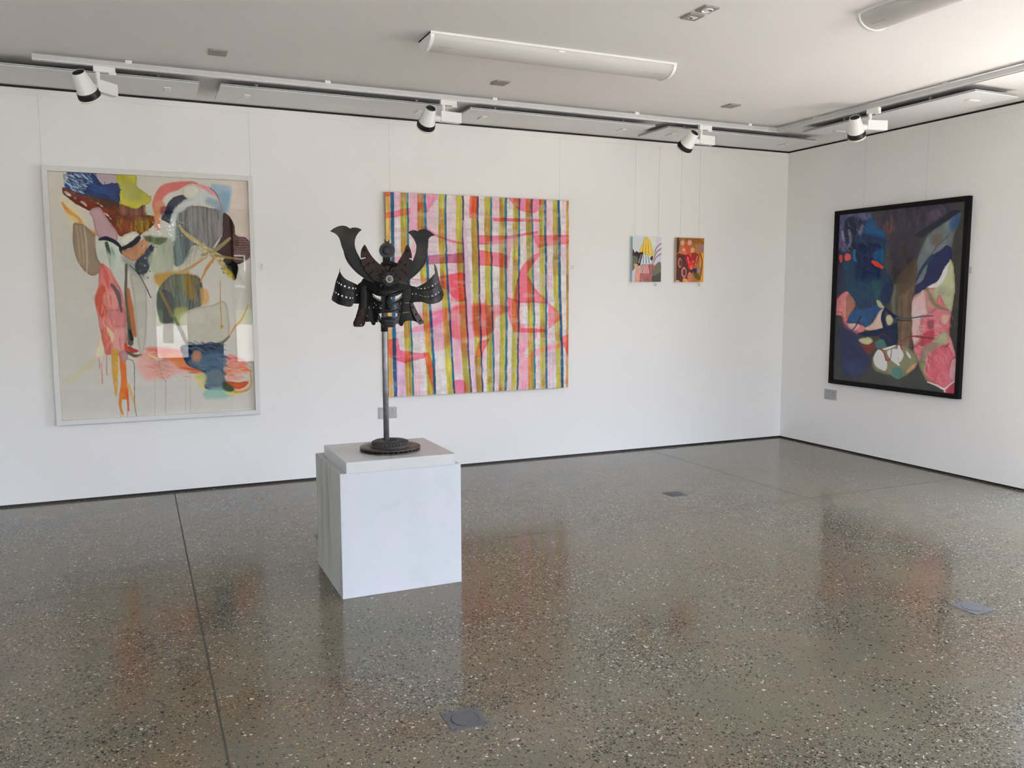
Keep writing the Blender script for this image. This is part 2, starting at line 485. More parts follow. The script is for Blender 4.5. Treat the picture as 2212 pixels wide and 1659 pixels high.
M['bark'] = mottled('tree_bark', (.07, .05, .035), (.11, .085, .06), 8, rough=.9)
def tree(loc, r, h, label, seed):
    rnd = random.Random(seed)
    t = thing('street_tree', loc, label, 'tree', 'trees outside the gallery')
    tr = MB().tube([(0, 0, 0), (.05, .02, h*.4), (.0, .1, h*.8)], [.16, .13, .07])
    for k in range(5):
        a = k*1.26; tr.tube([(0, 0, h*.45), (cos(a)*r*.5, sin(a)*r*.5, h*.75)], [.07, .03], 6)
    tr.build('trunk', M['bark'], t)
    lf = MB()
    for k in range(2600):
        a = rnd.random()*2*pi; rr = r*rnd.random()**.4; el = rnd.uniform(-1, 1)
        c = Vector((rr*cos(a)*sqrt(1-el*el), rr*sin(a)*sqrt(1-el*el), h*.85+rr*el*.8))
        u = Vector((rnd.gauss(0, 1), rnd.gauss(0, 1), rnd.gauss(0, 1))).normalized(); w = u.orthogonal().normalized()
        s = rnd.uniform(.08, .17)
        lf.add([c-u*s, c+w*s*.5, c+u*s, c-w*s*.5], [(0, 1, 2, 3)])
    lf.build('foliage', M['leaf'], t)
tree((-5.2, -22, -.03), 2.6, 5.0, 'leafy street tree on the paving left of the brick house', 3)
tree((6.5, -30, -.03), 3.0, 5.6, 'leafy street tree in front of the brick house windows', 5)

# hedges added across the lawn to block low sky, in room light and reflections
M['hedge'] = mottled('hedge_leaves', (.05, .075, .03), (.09, .115, .05), 1.6, rough=.8, bump=.6, bscale=9)
for x0, x1, lab in ((-46, -2.35, 'added sky-blocking hedge left of the brick house, far across the lawn'), (17, 46, 'added sky-blocking hedge right of the brick house, far across the lawn')):
    hg = MB(); n = 60; V = []; F = []; rnd = random.Random(int(x1))
    prof = [(-1.2, 0), (-1.25, 2.0), (-1.1, 4.3), (-.5, 4.8), (.5, 4.8), (1.1, 4.3), (1.25, 2.0), (1.2, 0)]; m_ = len(prof)
    for i in range(n+1):
        for y, z in prof: V.append((x0+(x1-x0)*i/n, y+rnd.uniform(-.12, .12), z+(rnd.uniform(-.18, .18) if z else 0)))
    for i in range(n):
        for j in range(m_-1): F.append((i*m_+j, i*m_+j+1, (i+1)*m_+j+1, (i+1)*m_+j))
    F += [tuple(range(m_)), tuple(n*m_+j for j in range(m_))[::-1]]
    tag(hg.add(V, F).build('added_hedge', M['hedge'], loc=(0, -54, .55)), lab, 'hedge')

# daylight
wd = bpy.data.worlds.new('sky'); SC.world = wd; wd.use_nodes = True; nt = wd.node_tree
bg = nt.nodes['Background']
# bright, slightly hazy sky: paler towards the horizon
tcw = nd(nt, 'ShaderNodeTexCoord').outputs['Generated']; sz = nd(nt, 'ShaderNodeSeparateXYZ'); nt.links.new(tcw, sz.inputs[0])
skc = ramp(nt, sz.outputs[2], [(0.0, (.92, .94, 1.0)), (.25, (.78, .88, 1.06)), (.9, (.49, .67, 1.03))])
nt.links.new(skc, bg.inputs['Color']); bg.inputs['Strength'].default_value = SKY
sl = bpy.data.lights.new('sun', 'SUN'); sl.energy = SUN; sl.angle = radians(.6); sl.color = (1, .95, .87)
so = bpy.data.objects.new('sun', sl); COL.objects.link(so)
# from behind the back wall (+y) and a little from the right (+x)
d = -Vector((sin(radians(SUNAZ)), cos(radians(SUNAZ)), math.tan(radians(52)))).normalized()
so.rotation_euler = d.to_track_quat('-Z', 'Y').to_euler()

# ================================================================ things under the ceiling
TRZ = 2.880   # underside of the lighting track
def track(name, label, pts, clips, capends):
    """aluminium lighting track: a flat channel held off the ceiling by clips"""
    t = thing(name, (pts[0][0], pts[0][1], TRZ), label, 'lighting track'); ox, oy = pts[0]
    (x0, y0), (x1, y1) = pts; b = MB(); w = .0175
    lx, ly = x1-x0, y1-y0
    if abs(lx) > abs(ly):
        b.box(0, lx, -w, w, .004, .034); b.box(0, lx, w-.005, w, 0, .004)
        e = MB().box(0, lx, -w-.0015, -w+.006, -.001, .004)
    else:
        b.box(-w, w, ly, 0, .004, .034); b.box(w-.005, w, ly, 0, 0, .004)
        e = MB().box(-w-.0015, -w+.006, ly, 0, -.001, .004)
    b.build('channel', M['rail'], t, .001)
    e.build('lit_bottom_lip', M['white_paint'], t)  # white coat paints in the bright lit edge under the track
    for c in clips:
        k = MB(); cx, cy = (c-ox, 0) if abs(lx) > abs(ly) else (0, c-oy)
        s = .019
        if abs(lx) > abs(ly): k.box(cx-s, cx+s, -.0205, .0205, .027, .037).box(cx-s, cx+s, -.0205, .016, .037, ZC-TRZ)
        else: k.box(-.0205, .0205, cy-s, cy+s, .027, .037).box(-.0205, .016, cy-s, cy+s, .037, ZC-TRZ)
        k.build('clip', M['white_plastic'], t, .002)
    for (x, y) in capends:
        MB().box(x-ox-.022, x-ox+.022, y-oy-.022, y-oy+.022, -.001, .036).build('corner_joint', M['rail'], t, .002)
    return t
TY, TX = -.948, -.985
track('lighting_track', 'long pale grey ceiling lighting track in front of the wall with four pictures', [(-6.6, TY), (TX-.02, TY)],
      [-6.08, -4.86, -3.64, -2.42, -1.30], [(TX, TY)])
track('lighting_track', 'ceiling lighting track running along the wall with the black-framed picture', [(TX, TY-.02), (TX, -6.4)],
      [-1.4, -2.6, -3.8, -5.0], [])

def radiant(x0, x1, y0, y1, label, along):
    t = thing('radiant_heating_panel', ((x0+x1)/2, (y0+y1)/2, 2.872), label, 'ceiling panel', 'radiant panels hung below the ceiling')
    hx, hy = (x1-x0)/2, (y1-y0)/2
    MB().box(-hx, hx, -hy, hy, 0, .006).build('face_panel', M['radiant'], t, .001)
    MB().box(-hx+.001, hx-.001, -hy+.001, hy-.001, .006, .0085).build('gasket', M['black_plastic'], t)
    MB().box(-hx+.002, hx-.002, -hy+.002, hy-.002, .0085, .016).build('tray', M['rail'], t)
    MB().box(-hx+.01, hx-.01, -hy+.01, hy-.01, .016, .021).build('insulation', M['dark_slot'], t)
    for s in (-1, 1):
        c = MB()
        if along == 0: c.box(s*(hx-.19)-.022, s*(hx-.19)+.022, -.055, .055, -.010, 0)
        else: c.box(-.055, .055, s*(hy-.19)-.022, s*(hy-.19)+.022, -.010, 0)
        c.build('fixing_cover', M['white_plastic'], t, .006)
    for sx in (-1, 1):
        for sy in (-1, 1): MB().box(sx*hx*.7-.01, sx*hx*.7+.01, sy*hy*.5-.01, sy*hy*.5+.01, .021, ZC-2.872).build('hanger', M['rail'], t)
    return t
for x0, x1, lab in ((-7.29, -5.66, 'white radiant panel under the ceiling above the white-framed painting, cut by the left edge'),
                    (-5.53, -3.90, 'white radiant panel under the ceiling behind the spotlight nearest the sculpture'),
                    (-3.76, -2.12, 'white radiant panel under the ceiling above the right half of the striped canvas'),
                    (-2.00, -.37, 'white radiant panel under the ceiling in the corner above the two small canvases')):
    radiant(x0, x1, -.775, -.32, lab, 0)
radiant(-.80, -.355, -2.68, -1.05, 'white radiant panel under the ceiling above the black-framed picture', 1)

# spotlights: adaptor + stem + driver box + tapered head with a black ring
def spotlight(px, py, lab, rz, head, along=0):
    """head: world direction the lamp points to"""
    p = on_plane(px, py, 2, TRZ)
    loc = (p[0], TY, TRZ) if along == 0 else (TX, p[1], TRZ)
    t = thing('track_spotlight', loc, lab, 'spotlight', 'spotlights on the ceiling tracks')
    R = Matrix.Rotation(radians(rz), 3, 'Z')
    def place(mb): mb.v = [tuple(R @ Vector(v)) for v in mb.v]; return mb
    a = MB()
    if along == 0: a.box(-.022, .10, -.016, .016, -.036, -.0012).box(.062, .104, -.012, .012, -.048, -.03)
    else: a.box(-.016, .016, -.09, .022, -.036, -.0012).box(-.012, .012, -.094, -.05, -.048, -.03)
    a.build('track_adaptor', M['white_plastic'], t, .004)
    MB().cyl((0, 0, -.085), (0, 0, -.03), .014, n=20).build('stem', M['white_paint'], t)
    place(MB().box(-.028, .135, -.026, .026, -.155, -.082)).build('driver_box', M['white_paint'], t, .003)
    d = Vector(head).normalized(); piv = R @ Vector((-.115, 0, -.125))
    arm = MB().cyl(R @ Vector((-.075, 0, -.135)), R @ Vector((.0, 0, -.135)), .026, .020)
    arm.build('pivot', M['white_paint'], t)
    o = piv - d*.07
    hd = MB().lathe([(.0345, .003), (.036, 0), (.038, .002), (.058, .118), (.060, .120)], d, o, 40)
    hb = hd.build('lamp_head', M['white_paint'], t)
    MB().lathe([(0, .012), (.0345, .012), (.0345, .0028)], d, o, 32).build('dark_rear_opening', M['black_plastic'], hb)  # black disc stands in for the dark inside of the open rear end
    rg = MB(); prof = [(.0575, .119), (.061, .121), (.0655, .158), (.060, .160)]
    rg.lathe(prof, d, o, 56); tt = d.orthogonal().normalized(); ss = d.cross(tt)
    for k in range(40):
        q = tt*cos(2*pi*k/40)+ss*sin(2*pi*k/40); u = d.cross(q)
        A, B = o+d*.124+q*.0605, o+d*.156+q*.0648
        rg.add([A-u*.0022, A+u*.0022, A+u*.0022+q*.002, A-u*.0022+q*.002, B-u*.0022, B+u*.0022, B+u*.0022+q*.002, B-u*.0022+q*.002],
               [(0, 1, 2, 3), (7, 6, 5, 4), (3, 2, 6, 7), (0, 3, 7, 4), (1, 5, 6, 2), (0, 4, 5, 1)])
    rg.build('heat_ring', M['black_plastic'], hb)
    fr = MB().lathe([(.060, .160), (.0655, .162), (.064, .172), (.058, .174), (.055, .166), (0, .160)], d, o, 40)
    fr.build('front_bezel', M['white_paint'], hb)
    return t
spotlight(209, 139, 'white track spotlight furthest left, its box turned towards the room', 48, (.34, .62, -.75))
spotlight(955, 217, 'white track spotlight between the framed painting and the striped canvas', 6, (.0, .80, -.70))
spotlight(1508, 272, 'white track spotlight above the two small canvases', 6, (-.10, .80, -.70))
spotlight(1882, 236, 'white track spotlight near the black-framed picture on the right wall', -14, (.60, .40, -.85), 1)

# batten lamps (switched off)
def batten(loc, rz, L, label):
    t = thing('ceiling_batten_lamp', loc, label, 'ceiling lamp', 'tubular batten lamps on the ceiling')
    R = Matrix.Rotation(radians(rz), 3, 'Z')
    def rot(mb): mb.v = [tuple(R @ Vector(v)) for v in mb.v]; return mb
    w, h = .108, .082
    def arc(x, s=1.0, n=18):
        out = [(x, -w*s, 0), (x, -w*s, -.018*s)]
        for i in range(1, n): a = pi*i/n; out.append((x, -w*s*cos(a), -.018*s-(h-.018)*s*sin(a)))
        return out+[(x, w*s, -.018*s), (x, w*s, 0)]
    rot(MB().box(-L/2, L/2, -w-.003, w+.003, -.013, 0)).build('tray', M['white_paint'], t, .002)
    for yy in (-.04, .04):
        rot(MB().cyl((-L/2+.1, yy, -.045), (L/2-.1, yy, -.045), .013, n=14)).build('fluorescent_tube', M['white_plastic'], t)
        for s in (-1, 1): rot(MB().box(s*(L/2-.1)-.045, s*(L/2-.1)+.045, yy-.02, yy+.02, -.066, -.017)).build('lampholder', M['grey_plate'], t, .004)
    a0, a1 = arc(-L/2+.02, .93), arc(L/2-.02, .93); n = len(a0)
    rot(MB().add(a0+a1, [(i, i+1, n+i+1, n+i) for i in range(n-1)], True)).build('diffuser', M['diffuser'], t)
    for s in (-1, 1):
        xa, xb = s*(L/2-.022), s*(L/2); A, B = arc(xa), arc(xb)
        F = [(i, i+1, n+i+1, n+i) for i in range(n-1)]+[tuple(range(n)), tuple(range(2*n-1, n-1, -1))]
        rot(MB().add(A+B, F)).build('end_cap', M['white_plastic'], t, .003)
    rot(MB().box(-.02, .02, -w-.001, -w+.004, -.026, -.016)).build('clip', M['white_plastic'], t)
    return t
batten((-3.77, -2.165, ZC), 0, 1.61, 'long white batten lamp across the middle of the ceiling')
batten((-2.57, -4.23, ZC), 90, 1.61, 'white batten lamp cut by the top edge at the right')

# grey blanking plates and the pair of outlets in the ceiling
def plate(px, py, name, label, w=.10, d=.115, socket=None):
    p = on_plane(px, py, 2, ZC-.008)
    t = thing(name, (p[0], p[1], ZC), label, 'ceiling plate')
    MB().box(-w/2, w/2, -d/2, d/2, -.009, 0).build('cover_plate', M['grey_plate'], t, .002)
    if socket == 'data':
        s = MB().box(-.022, .022, -.016, .016, -.0115, -.008).build('outlet', M['white_plastic'], t, .001)
        MB().box(-.016, -.002, -.009, .009, -.0125, -.0112).build('port', M['dark_slot'], s)
    elif socket == 'power':
        s = MB().lathe([(.030, -.008), (.030, -.013), (.026, -.0135), (.026, -.0095), (0, -.0095)], (0, 0, 1), (0, 0, 0), 28).build('outlet', M['white_plastic'], t)
        pm = MB()
        for a in (0, 2.09, 4.19): pm.box(cos(a)*.012-.003, cos(a)*.012+.003, sin(a)*.012-.003, sin(a)*.012+.003, -.0105, -.0093)
        pm.build('slot', M['dark_slot'], s)
    return t
plate(471, 115.5, 'ceiling_blanking_plate', 'grey ceiling blanking plate nearest the left spotlight')
plate(1081, 180.5, 'ceiling_blanking_plate', 'grey ceiling blanking plate below the middle batten lamp')
plate(1579, 230, 'ceiling_blanking_plate', 'grey ceiling blanking plate nearest the corner of the track')
plate(1496, 38, 'ceiling_outlet', 'grey ceiling plate with a small data outlet, beside a power outlet', .09, .09, 'data')
plate(1528, 22, 'ceiling_outlet', 'grey ceiling plate with a round power outlet, at the top edge', .085, .09, 'power')

# ================================================================ floor boxes and wall plates
def floor_box(x, y, label):
    t = thing('floor_box', (x, y, 0), label, 'floor box', 'round-lidded boxes set in the floor')
    s = .0685
    MB().box(-s, s, -s, s, -.002, .0022).build('plate', M['box_plate'], t, .0008)
    MB().lathe([(.050, .0022), (.0505, .0030), (.0475, .0030), (.047, .0024)], n=48, smooth=False).build('lid_groove', M['dark_slot'], t)
    lid = MB().lathe([(0, .0036), (.0465, .0036), (.0475, .0022)], n=48, smooth=False).build('lid', M['box_plate'], t)
    for q in (.040, -.052): MB().box(-.012, .012, q, q+.012, .002, .0039).build('latch', M['box_plate'], lid, .001)
    for sx in (-1, 1):
        for sy in (-1, 1): MB().cyl((sx*.057, sy*.057, .0015), (sx*.057, sy*.057, .0028), .0042, n=14).build('screw', M['dark_slot'], t)
    return t
floor_box(-5.11, -4.128, 'square metal floor box in the foreground below the plinth')
floor_box(-2.513, -4.140, 'square metal floor box at the right edge on the bright floor')
floor_box(-2.468, -1.640, 'small distant floor box in front of the two small canvases')
floor_box(-5.085, -1.672, 'floor box half hidden behind the plinth')
fb = MB().box(-.05, .05, -.02, .02, 0, .002); fb.build('floor_vent', M['box_plate'], loc=(-1.39, -.06, 0))
tag(bpy.data.objects['floor_vent'], 'thin pale metal strip on the floor at the foot of the back wall', 'floor plate')

def wall_plate(loc, rz, label, w):
    t = thing('wall_socket_plate', loc, label, 'wall plate', rz=rz)
    MB().box(-w/2, w/2, -.009, 0, -.048, .048).build('face_plate', M['steel_plate'], t, .002)
    r = MB().box(-.0155, -.0145, -.0095, -.0085, -.044, .044)
    r.build('seam', M['dark_slot'], t)
    MB().box(w*.22, w*.22+.006, -.0105, -.008, .022, .030).build('switch', M['dark_slot'], t)
    return t
wall_plate((-4.22, 0, .512), 0, 'brushed steel wall plate behind the sculpture pole', .157)
wall_plate((0, -.687, .526), radians(-90), 'brushed steel wall plate under the black-framed picture', .152)

# ================================================================ artworks
class Paint:
    """a painted surface: brush shapes laid on a fine grid and stored as a colour attribute.
    Shapes are given in the coordinates of a survey crop (origin ox, oy and scale s)."""
    def __init__(self, axis, off, a0, a1, z0, z1, nu, nv, crop, flip=False):
        self.nu, self.nv = nu, nv
        u = np.linspace(a0, a1, nu); v = np.linspace(z1, z0, nv)
        U, V = np.meshgrid(u, v)
        P = np.zeros((nv, nu, 3)); P[..., axis] = off; P[..., 1-axis] = U; P[..., 2] = V
        self.P = P
        d = P-CAM; z = d @ _fw
        X = W/2+FPX*(d @ _rt)/z; Y = H/2-FPX*(d @ _up)/z
        ox, oy, s = crop
        self.X, self.Y = (X-ox)/s, (Y-oy)/s
        self.px = 1.0/s
        self.C = np.zeros((nv, nu, 3))
        self.rng = np.random.default_rng(11)
        self.flip = flip
        su, sv = np.linspace(0, 1, nu), np.linspace(0, 1, nv)
        self.SU, self.SV = np.meshgrid(su, sv)
        self.grain = .5*self.fbm(9, 9, 4)+.3*self.fbm(34, 34, 3)+.2*self.fbm(120, 120, 2)
        self.bank = [.74*self.fbm(24, 24, 3)+.26*self.fbm(110, 110, 2) for _ in range(7)]
        self.drybank = [self.fbm(70, 70, 2), self.fbm(60, 12, 3)]
        self.pick = random.Random(5)
    def fbm(self, fx, fy, oct=3, seed=None):
        r = self.rng if seed is None else np.random.default_rng(seed)
        out = np.zeros((self.nv, self.nu)); amp = 1.0; tot = 0
        for k in range(oct):
            nx, ny = max(2, int(fx*2**k)), max(2, int(fy*2**k))
            g = r.random((ny+2, nx+2))
            x = self.SU*nx; y = self.SV*ny; xi = x.astype(int); yi = y.astype(int)
            fx_ = x-xi; fy_ = y-yi; fx_ = fx_*fx_*(3-2*fx_); fy_ = fy_*fy_*(3-2*fy_)
            out += amp*((g[yi, xi]*(1-fx_)+g[yi, xi+1]*fx_)*(1-fy_)+(g[yi+1, xi]*(1-fx_)+g[yi+1, xi+1]*fx_)*fy_)
            tot += amp; amp *= .5
        return out/tot
    def ground(self, c): self.C[:] = c; return self
    def _lay(self, a, sl, c, blend='mix', var=0.05, streak=None, pool=None):
        c = np.asarray(c, float); t = self.C[sl]
        col = np.broadcast_to(c, t.shape).copy()
        if var:
            g = self.grain[sl]-.5 if streak is None else streak[sl]-.5
            col = col*(1+2.6*var*g[..., None])
        if pool is not None: col = col*(1-pool)[..., None]
        a = np.clip(a, 0, 1)[..., None]
        if blend == 'mul': col = np.minimum(t*col/218.0, 252)
        self.C[sl] = t*(1-a)+col*a
    def _box(self, x0, x1, y0, y1):
        m = (self.X > x0) & (self.X < x1) & (self.Y > y0) & (self.Y < y1)
        if not m.any(): return None
        r = np.where(m.any(1))[0]; c = np.where(m.any(0))[0]
        return np.s_[r[0]:r[-1]+1, c[0]:c[-1]+1]
    @staticmethod
    def _dist(P, X, Y, closed, Wd=None):
        best = np.full(X.shape, 1e9); n = len(P)
        for i in range(n if closed else n-1):
            a, b = P[i], P[(i+1) % n]; dx, dy = b-a; L = dx*dx+dy*dy
            if L < 1e-9: continue
            t = np.clip(((X-a[0])*dx+(Y-a[1])*dy)/L, 0, 1)
            d = np.hypot(X-a[0]-t*dx, Y-a[1]-t*dy)
            if Wd is not None: d = d-(Wd[i]+(Wd[(i+1) % n]-Wd[i])*t)*.5
            best = np.minimum(best, d)
        return best
    def poly(self, pts, c, a=1.0, soft=3, warp=6, blend='mix', var=.06, smooth=True, streak=None, dry=0, k=4):
        P = spline(pts, True, k) if smooth else np.asarray(pts, float)
        pad = soft+warp+4
        sl = self._box(P[:, 0].min()-pad, P[:, 0].max()+pad, P[:, 1].min()-pad, P[:, 1].max()+pad)
        if sl is None: return self
        X, Y = self.X[sl], self.Y[sl]
        if warp:
            a1, a2 = self.pick.sample(self.bank, 2)
            X = X+(a1[sl]-.5)*2.6*warp; Y = Y+(a2[sl]-.5)*2.6*warp
        d = self._dist(P, X, Y, True)
        d = np.where(inside(P, X, Y), -d, d)
        al = np.clip(.5-d/max(soft, .1), 0, 1)*a
        st = None
        if streak: st = self.fbm(*streak, 3)
        if dry:
            s2 = (st if st is not None else self.drybank[1])[sl]
            al = al*np.clip((s2-dry)*6+.5, 0, 1)
        # wet edge: pigment gathers just inside the outline
        pool = self.pool*np.exp(-((d+5)/7.0)**2) if soft < 12 else None
        self._lay(al, sl, c, blend, var, st, pool)
        return self
    pool = .10
    def hatch(self, region, n, length, ang, w, cols, a=.8, curve=.25, soft=2.5):
        R_ = spline(region, True, 4); x0, y0 = R_.min(0); x1, y1 = R_.max(0); rr = self.pick
        done = 0
        for _ in range(n*6):
            x, y = rr.uniform(x0, x1), rr.uniform(y0, y1)
            if not inside(R_, np.array([x]), np.array([y]))[0]: continue
            t = ang+rr.gauss(0, .22); L = length*rr.uniform(.5, 1.3); dx, dy = cos(t)*L/2, sin(t)*L/2; b = rr.uniform(-1, 1)*curve*L
            ww = w*rr.uniform(.6, 1.4)
            self.stroke([(x-dx, y-dy), (x-dy*b/L*2, y+dx*b/L*2), (x+dx, y+dy)], [ww*.5, ww, ww*.4], rr.choice(cols), a, soft, 0, k=3)
            done += 1
            if done >= n: break
        return self
    def stroke(self, pts, w, c, a=1.0, soft=3, warp=3, blend='mix', var=.06, k=5, dry=0):
        P = spline(pts, False, k); n = len(P)
        wd = np.full(n, float(w)) if np.isscalar(w) else np.interp(np.linspace(0, 1, n), np.linspace(0, 1, len(w)), w)
        pad = wd.max()/2+soft+warp+3
        sl = self._box(P[:, 0].min()-pad, P[:, 0].max()+pad, P[:, 1].min()-pad, P[:, 1].max()+pad)
        if sl is None: return self
        X, Y = self.X[sl], self.Y[sl]
        if warp:
            a1, a2 = self.pick.sample(self.bank, 2)
            X = X+(a1[sl]-.5)*2.6*warp; Y = Y+(a2[sl]-.5)*2.6*warp
        d = self._dist(P, X, Y, False, wd)
        al = np.clip(.5-d/max(soft, .1), 0, 1)*a
        if dry: al = al*np.clip((self.drybank[0][sl]-dry)*6+.5, 0, 1)
        self._lay(al, sl, c, blend, var)
        return self
    def oval(self, x, y, rx, ry, c, rot=0, **k):
        return self.poly(circ(x, y, rx, ry, 10, rot), c, **{'k': 3, **k})
    def build(self, name, parent, origin, light, haze=0.0, rough=.6, spec=.3, desat=0.0):
        nv, nu = self.nv, self.nu
        if desat: self.C = self.C*(1-desat)+desat*(self.C @ np.array([.3, .59, .11]))[..., None]
        alb = np.clip((lin(np.clip(self.C, 0, 255))-haze)/light, .004, .88)
        me = bpy.data.meshes.new(name); N = nu*nv
        me.vertices.add(N); me.vertices.foreach_set('co', (self.P-np.asarray(origin)).reshape(-1))
        i = np.arange(nv-1)[:, None]*nu+np.arange(nu-1)[None]
        q = np.stack([i, i+nu, i+nu+1, i+1], -1).reshape(-1, 4)
        if self.flip: q = q[:, ::-1]
        nf = len(q); me.loops.add(nf*4); me.loops.foreach_set('vertex_index', q.reshape(-1).astype(np.int32))
        me.polygons.add(nf); me.polygons.foreach_set('loop_start', (np.arange(nf)*4).astype(np.int32))
        me.update(calc_edges=True); me.validate()
        ca = me.color_attributes.new('paint', 'FLOAT_COLOR', 'POINT')
        ca.data.foreach_set('color', np.concatenate([alb.reshape(-1, 3), np.ones((N, 1))], 1).reshape(-1).astype(np.float32))
        mt = mat(name+'_paint', (.5, .5, .5), rough, spec=spec); nt = mt.node_tree
        at = nd(nt, 'ShaderNodeAttribute'); at.attribute_name = 'paint'
        b = nt.nodes['Principled BSDF']; nt.links.new(at.outputs['Color'], b.inputs['Base Color'])
        tc = nd(nt, 'ShaderNodeTexCoord').outputs['Object']
        bp = nd(nt, 'ShaderNodeBump'); bp.inputs['Strength'].default_value = .15; bp.inputs['Distance'].default_value = .0008
        nt.links.new(noise(nt, tc, 350, 2), bp.inputs['Height']); nt.links.new(bp.outputs[0], b.inputs['Normal'])
        me.materials.append(mt)
        o = bpy.data.objects.new(name, me); COL.objects.link(o); o.parent = parent
        return o

def frame_mb(axis, off_front, off_back, a0, a1, z0, z1, w, o):
    """four mitred-looking rails of a picture frame, relative to origin o"""
    mb = MB()
    def bx(p0, p1, q0, q1):
        lo, hi = sorted((off_front, off_back))
        if axis == 1: mb.box(p0-o[0], p1-o[0], lo-o[1], hi-o[1], q0-o[2], q1-o[2])
        else: mb.box(lo-o[0], hi-o[0], p0-o[1], p1-o[1], q0-o[2], q1-o[2])
    bx(a0, a0+w, z0, z1); bx(a1-w, a1, z0, z1); bx(a0+w, a1-w, z0, z0+w); bx(a0+w, a1-w, z1-w, z1)
    return mb
def wires(t, axis, o, aa, ztop, off):
    for a in aa:
        p = (a-o[0], off-o[1]) if axis == 1 else (off-o[0], a-o[1])
        MB().tube([(p[0], p[1], ztop-o[2]), (p[0], p[1], ZT-.03-o[2])], .0008, 6).build('hanging_wire', M['wire'], t)

# ---- 1: white-framed collage under glass -----------------------------------------------------
X0, X1, Z0, Z1 = -6.662, -5.253, .568, 2.391
o1 = (-5.96, 0, 1.49)
A1 = thing('framed_painting', o1, 'large white-framed abstract collage under reflecting glass, at the left', 'painting')
frame_mb(1, -.042, -.004, X0, X1, Z0, Z1, .034, o1).build('frame', M['white_frame'], A1, .0015)
MB().box(X0+.02-o1[0], X1-.02-o1[0], -.008, -.003, Z0+.02-o1[2], Z1-.02-o1[2]).build('backing_board', M['canvas_back'], A1)
MB().box(X0+.034-o1[0], X1-.034-o1[0], -.0345, -.0320, Z0+.034-o1[2], Z1-.034-o1[2]).build('picture_glass', M['picture_glass'], A1)
wires(A1, 1, o1, (-6.66, -5.262), Z1, -.006)
p = Paint(1, -.012, X0+.03, X1-.03, Z0+.03, Z1-.03, 430, 560, (60, 340, .3616), flip=False)
p.ground((196, 193, 184))
p.poly([(100, 60), (1400, 60), (1400, 500), (900, 300), (300, 500), (100, 700)], (203, 196, 185), .5, 300, 0, var=.02)
P_ = p.poly; S_ = p.stroke
P_([(190, 235), (300, 300), (340, 400), (280, 420), (215, 300)], (222, 208, 150), .6, 40, 12)
P_([(380, 300), (420, 480), (470, 640), (560, 640), (560, 420), (460, 330)], (198, 202, 186), .9, 20)
P_([(235, 70), (375, 85), (530, 96), (540, 170), (430, 170)], (172, 156, 164))
P_([(535, 95), (638, 100), (655, 170), (700, 215), (742, 240), (720, 280), (650, 305), (545, 290), (530, 200)], (192, 186, 66), warp=10, streak=(14, 14), var=.18)
P_([(560, 160), (640, 160), (660, 230), (600, 250)], (160, 160, 88), .7, 40)
P_([(240, 80), (370, 84), (430, 140), (460, 160), (520, 152), (545, 190), (545, 280), (480, 262), (400, 240), (310, 222), (250, 200), (215, 165), (240, 120)], (24, 52, 104), warp=8, streak=(26, 20), var=.35)
p.hatch([(240, 90), (370, 88), (440, 145), (530, 160), (540, 265), (400, 235), (235, 170)], 90, 46, .5, 5, [(16, 34, 78), (12, 28, 64), (40, 80, 140), (30, 64, 118)], .85, .5)
p.hatch([(240, 90), (350, 88), (380, 150), (300, 200), (225, 165)], 40, 40, .5, 5, [(150, 172, 190), (186, 198, 206), (90, 122, 160)], .85, .6)
for q in ((262, 110), (300, 105), (345, 118), (255, 165), (290, 175), (340, 165), (320, 205), (285, 140), (238, 150), (270, 190)):
    S_([(q[0]-16, q[1]-8), (q[0], q[1]+3), (q[0]+16, q[1]+10)], [4, 12, 5], (170, 188, 200), .85, 4)
for k in range(14):
    x = 370+k*11; S_([(x, 150+k*4), (x+14, 185+k*4), (x+26, 195+k*4)], 4, (44, 84, 142), .7, 4)
P_([(208, 178), (250, 195), (330, 225), (420, 245), (545, 280), (555, 335), (700, 345), (765, 355), (750, 410), (690, 450), (640, 485), (545, 465), (500, 410), (470, 370), (430, 310), (372, 318), (300, 285), (250, 250), (212, 218)], (122, 50, 27), warp=7, streak=(20, 20), var=.3)
P_([(360, 225), (540, 275), (545, 330), (460, 300), (380, 262)], (72, 56, 44), .85, 30)
for q in ((238, 216, 20), (330, 272, 16), (345, 285, 10), (283, 243, 6), (420, 272, 8), (440, 288, 9), (470, 340, 16), (492, 362, 8)):
    S_([(q[0]-q[2]*.8, q[1]-q[2]*.5), (q[0]+q[2]*.8, q[1]+q[2]*.6)], [q[2]*.5, q[2]*.9, q[2]*.5], (214, 206, 192), .95, 4)
P_([(540, 340), (735, 350), (725, 420), (690, 450), (600, 430), (548, 440)], (128, 116, 22), .65, 14, dry=.5, streak=(70, 10))
p.hatch([(215, 190), (420, 250), (540, 300), (690, 360), (640, 470), (520, 420), (370, 310)], 60, 44, .55, 6, [(96, 36, 20), (142, 66, 36), (84, 44, 28), (150, 80, 44)], .6, .4)
p.hatch([(545, 350), (720, 350), (690, 440), (560, 430)], 40, 60, 1.5, 5, [(150, 138, 30), (110, 96, 20), (90, 36, 20)], .7, .1)
for k in range(26):
    x = 640+(k*37) % 110; y = 380+(k*53) % 70; p.oval(x, y, 5, 6, (165, 150, 40), a=.8, soft=4)
P_([(548, 288), (640, 305), (700, 285), (700, 348), (555, 345)], (122, 76, 62), .95, 6, 10, streak=(90, 8), var=.35)
P_([(372, 318), (425, 298), (450, 330), (480, 370), (500, 400), (540, 455), (528, 505), (480, 490), (420, 478), (395, 420), (385, 360)], (184, 150, 156))
P_([(700, 300), (752, 260), (782, 310), (755, 345), (710, 335)], (184, 188, 168), .95, 14)
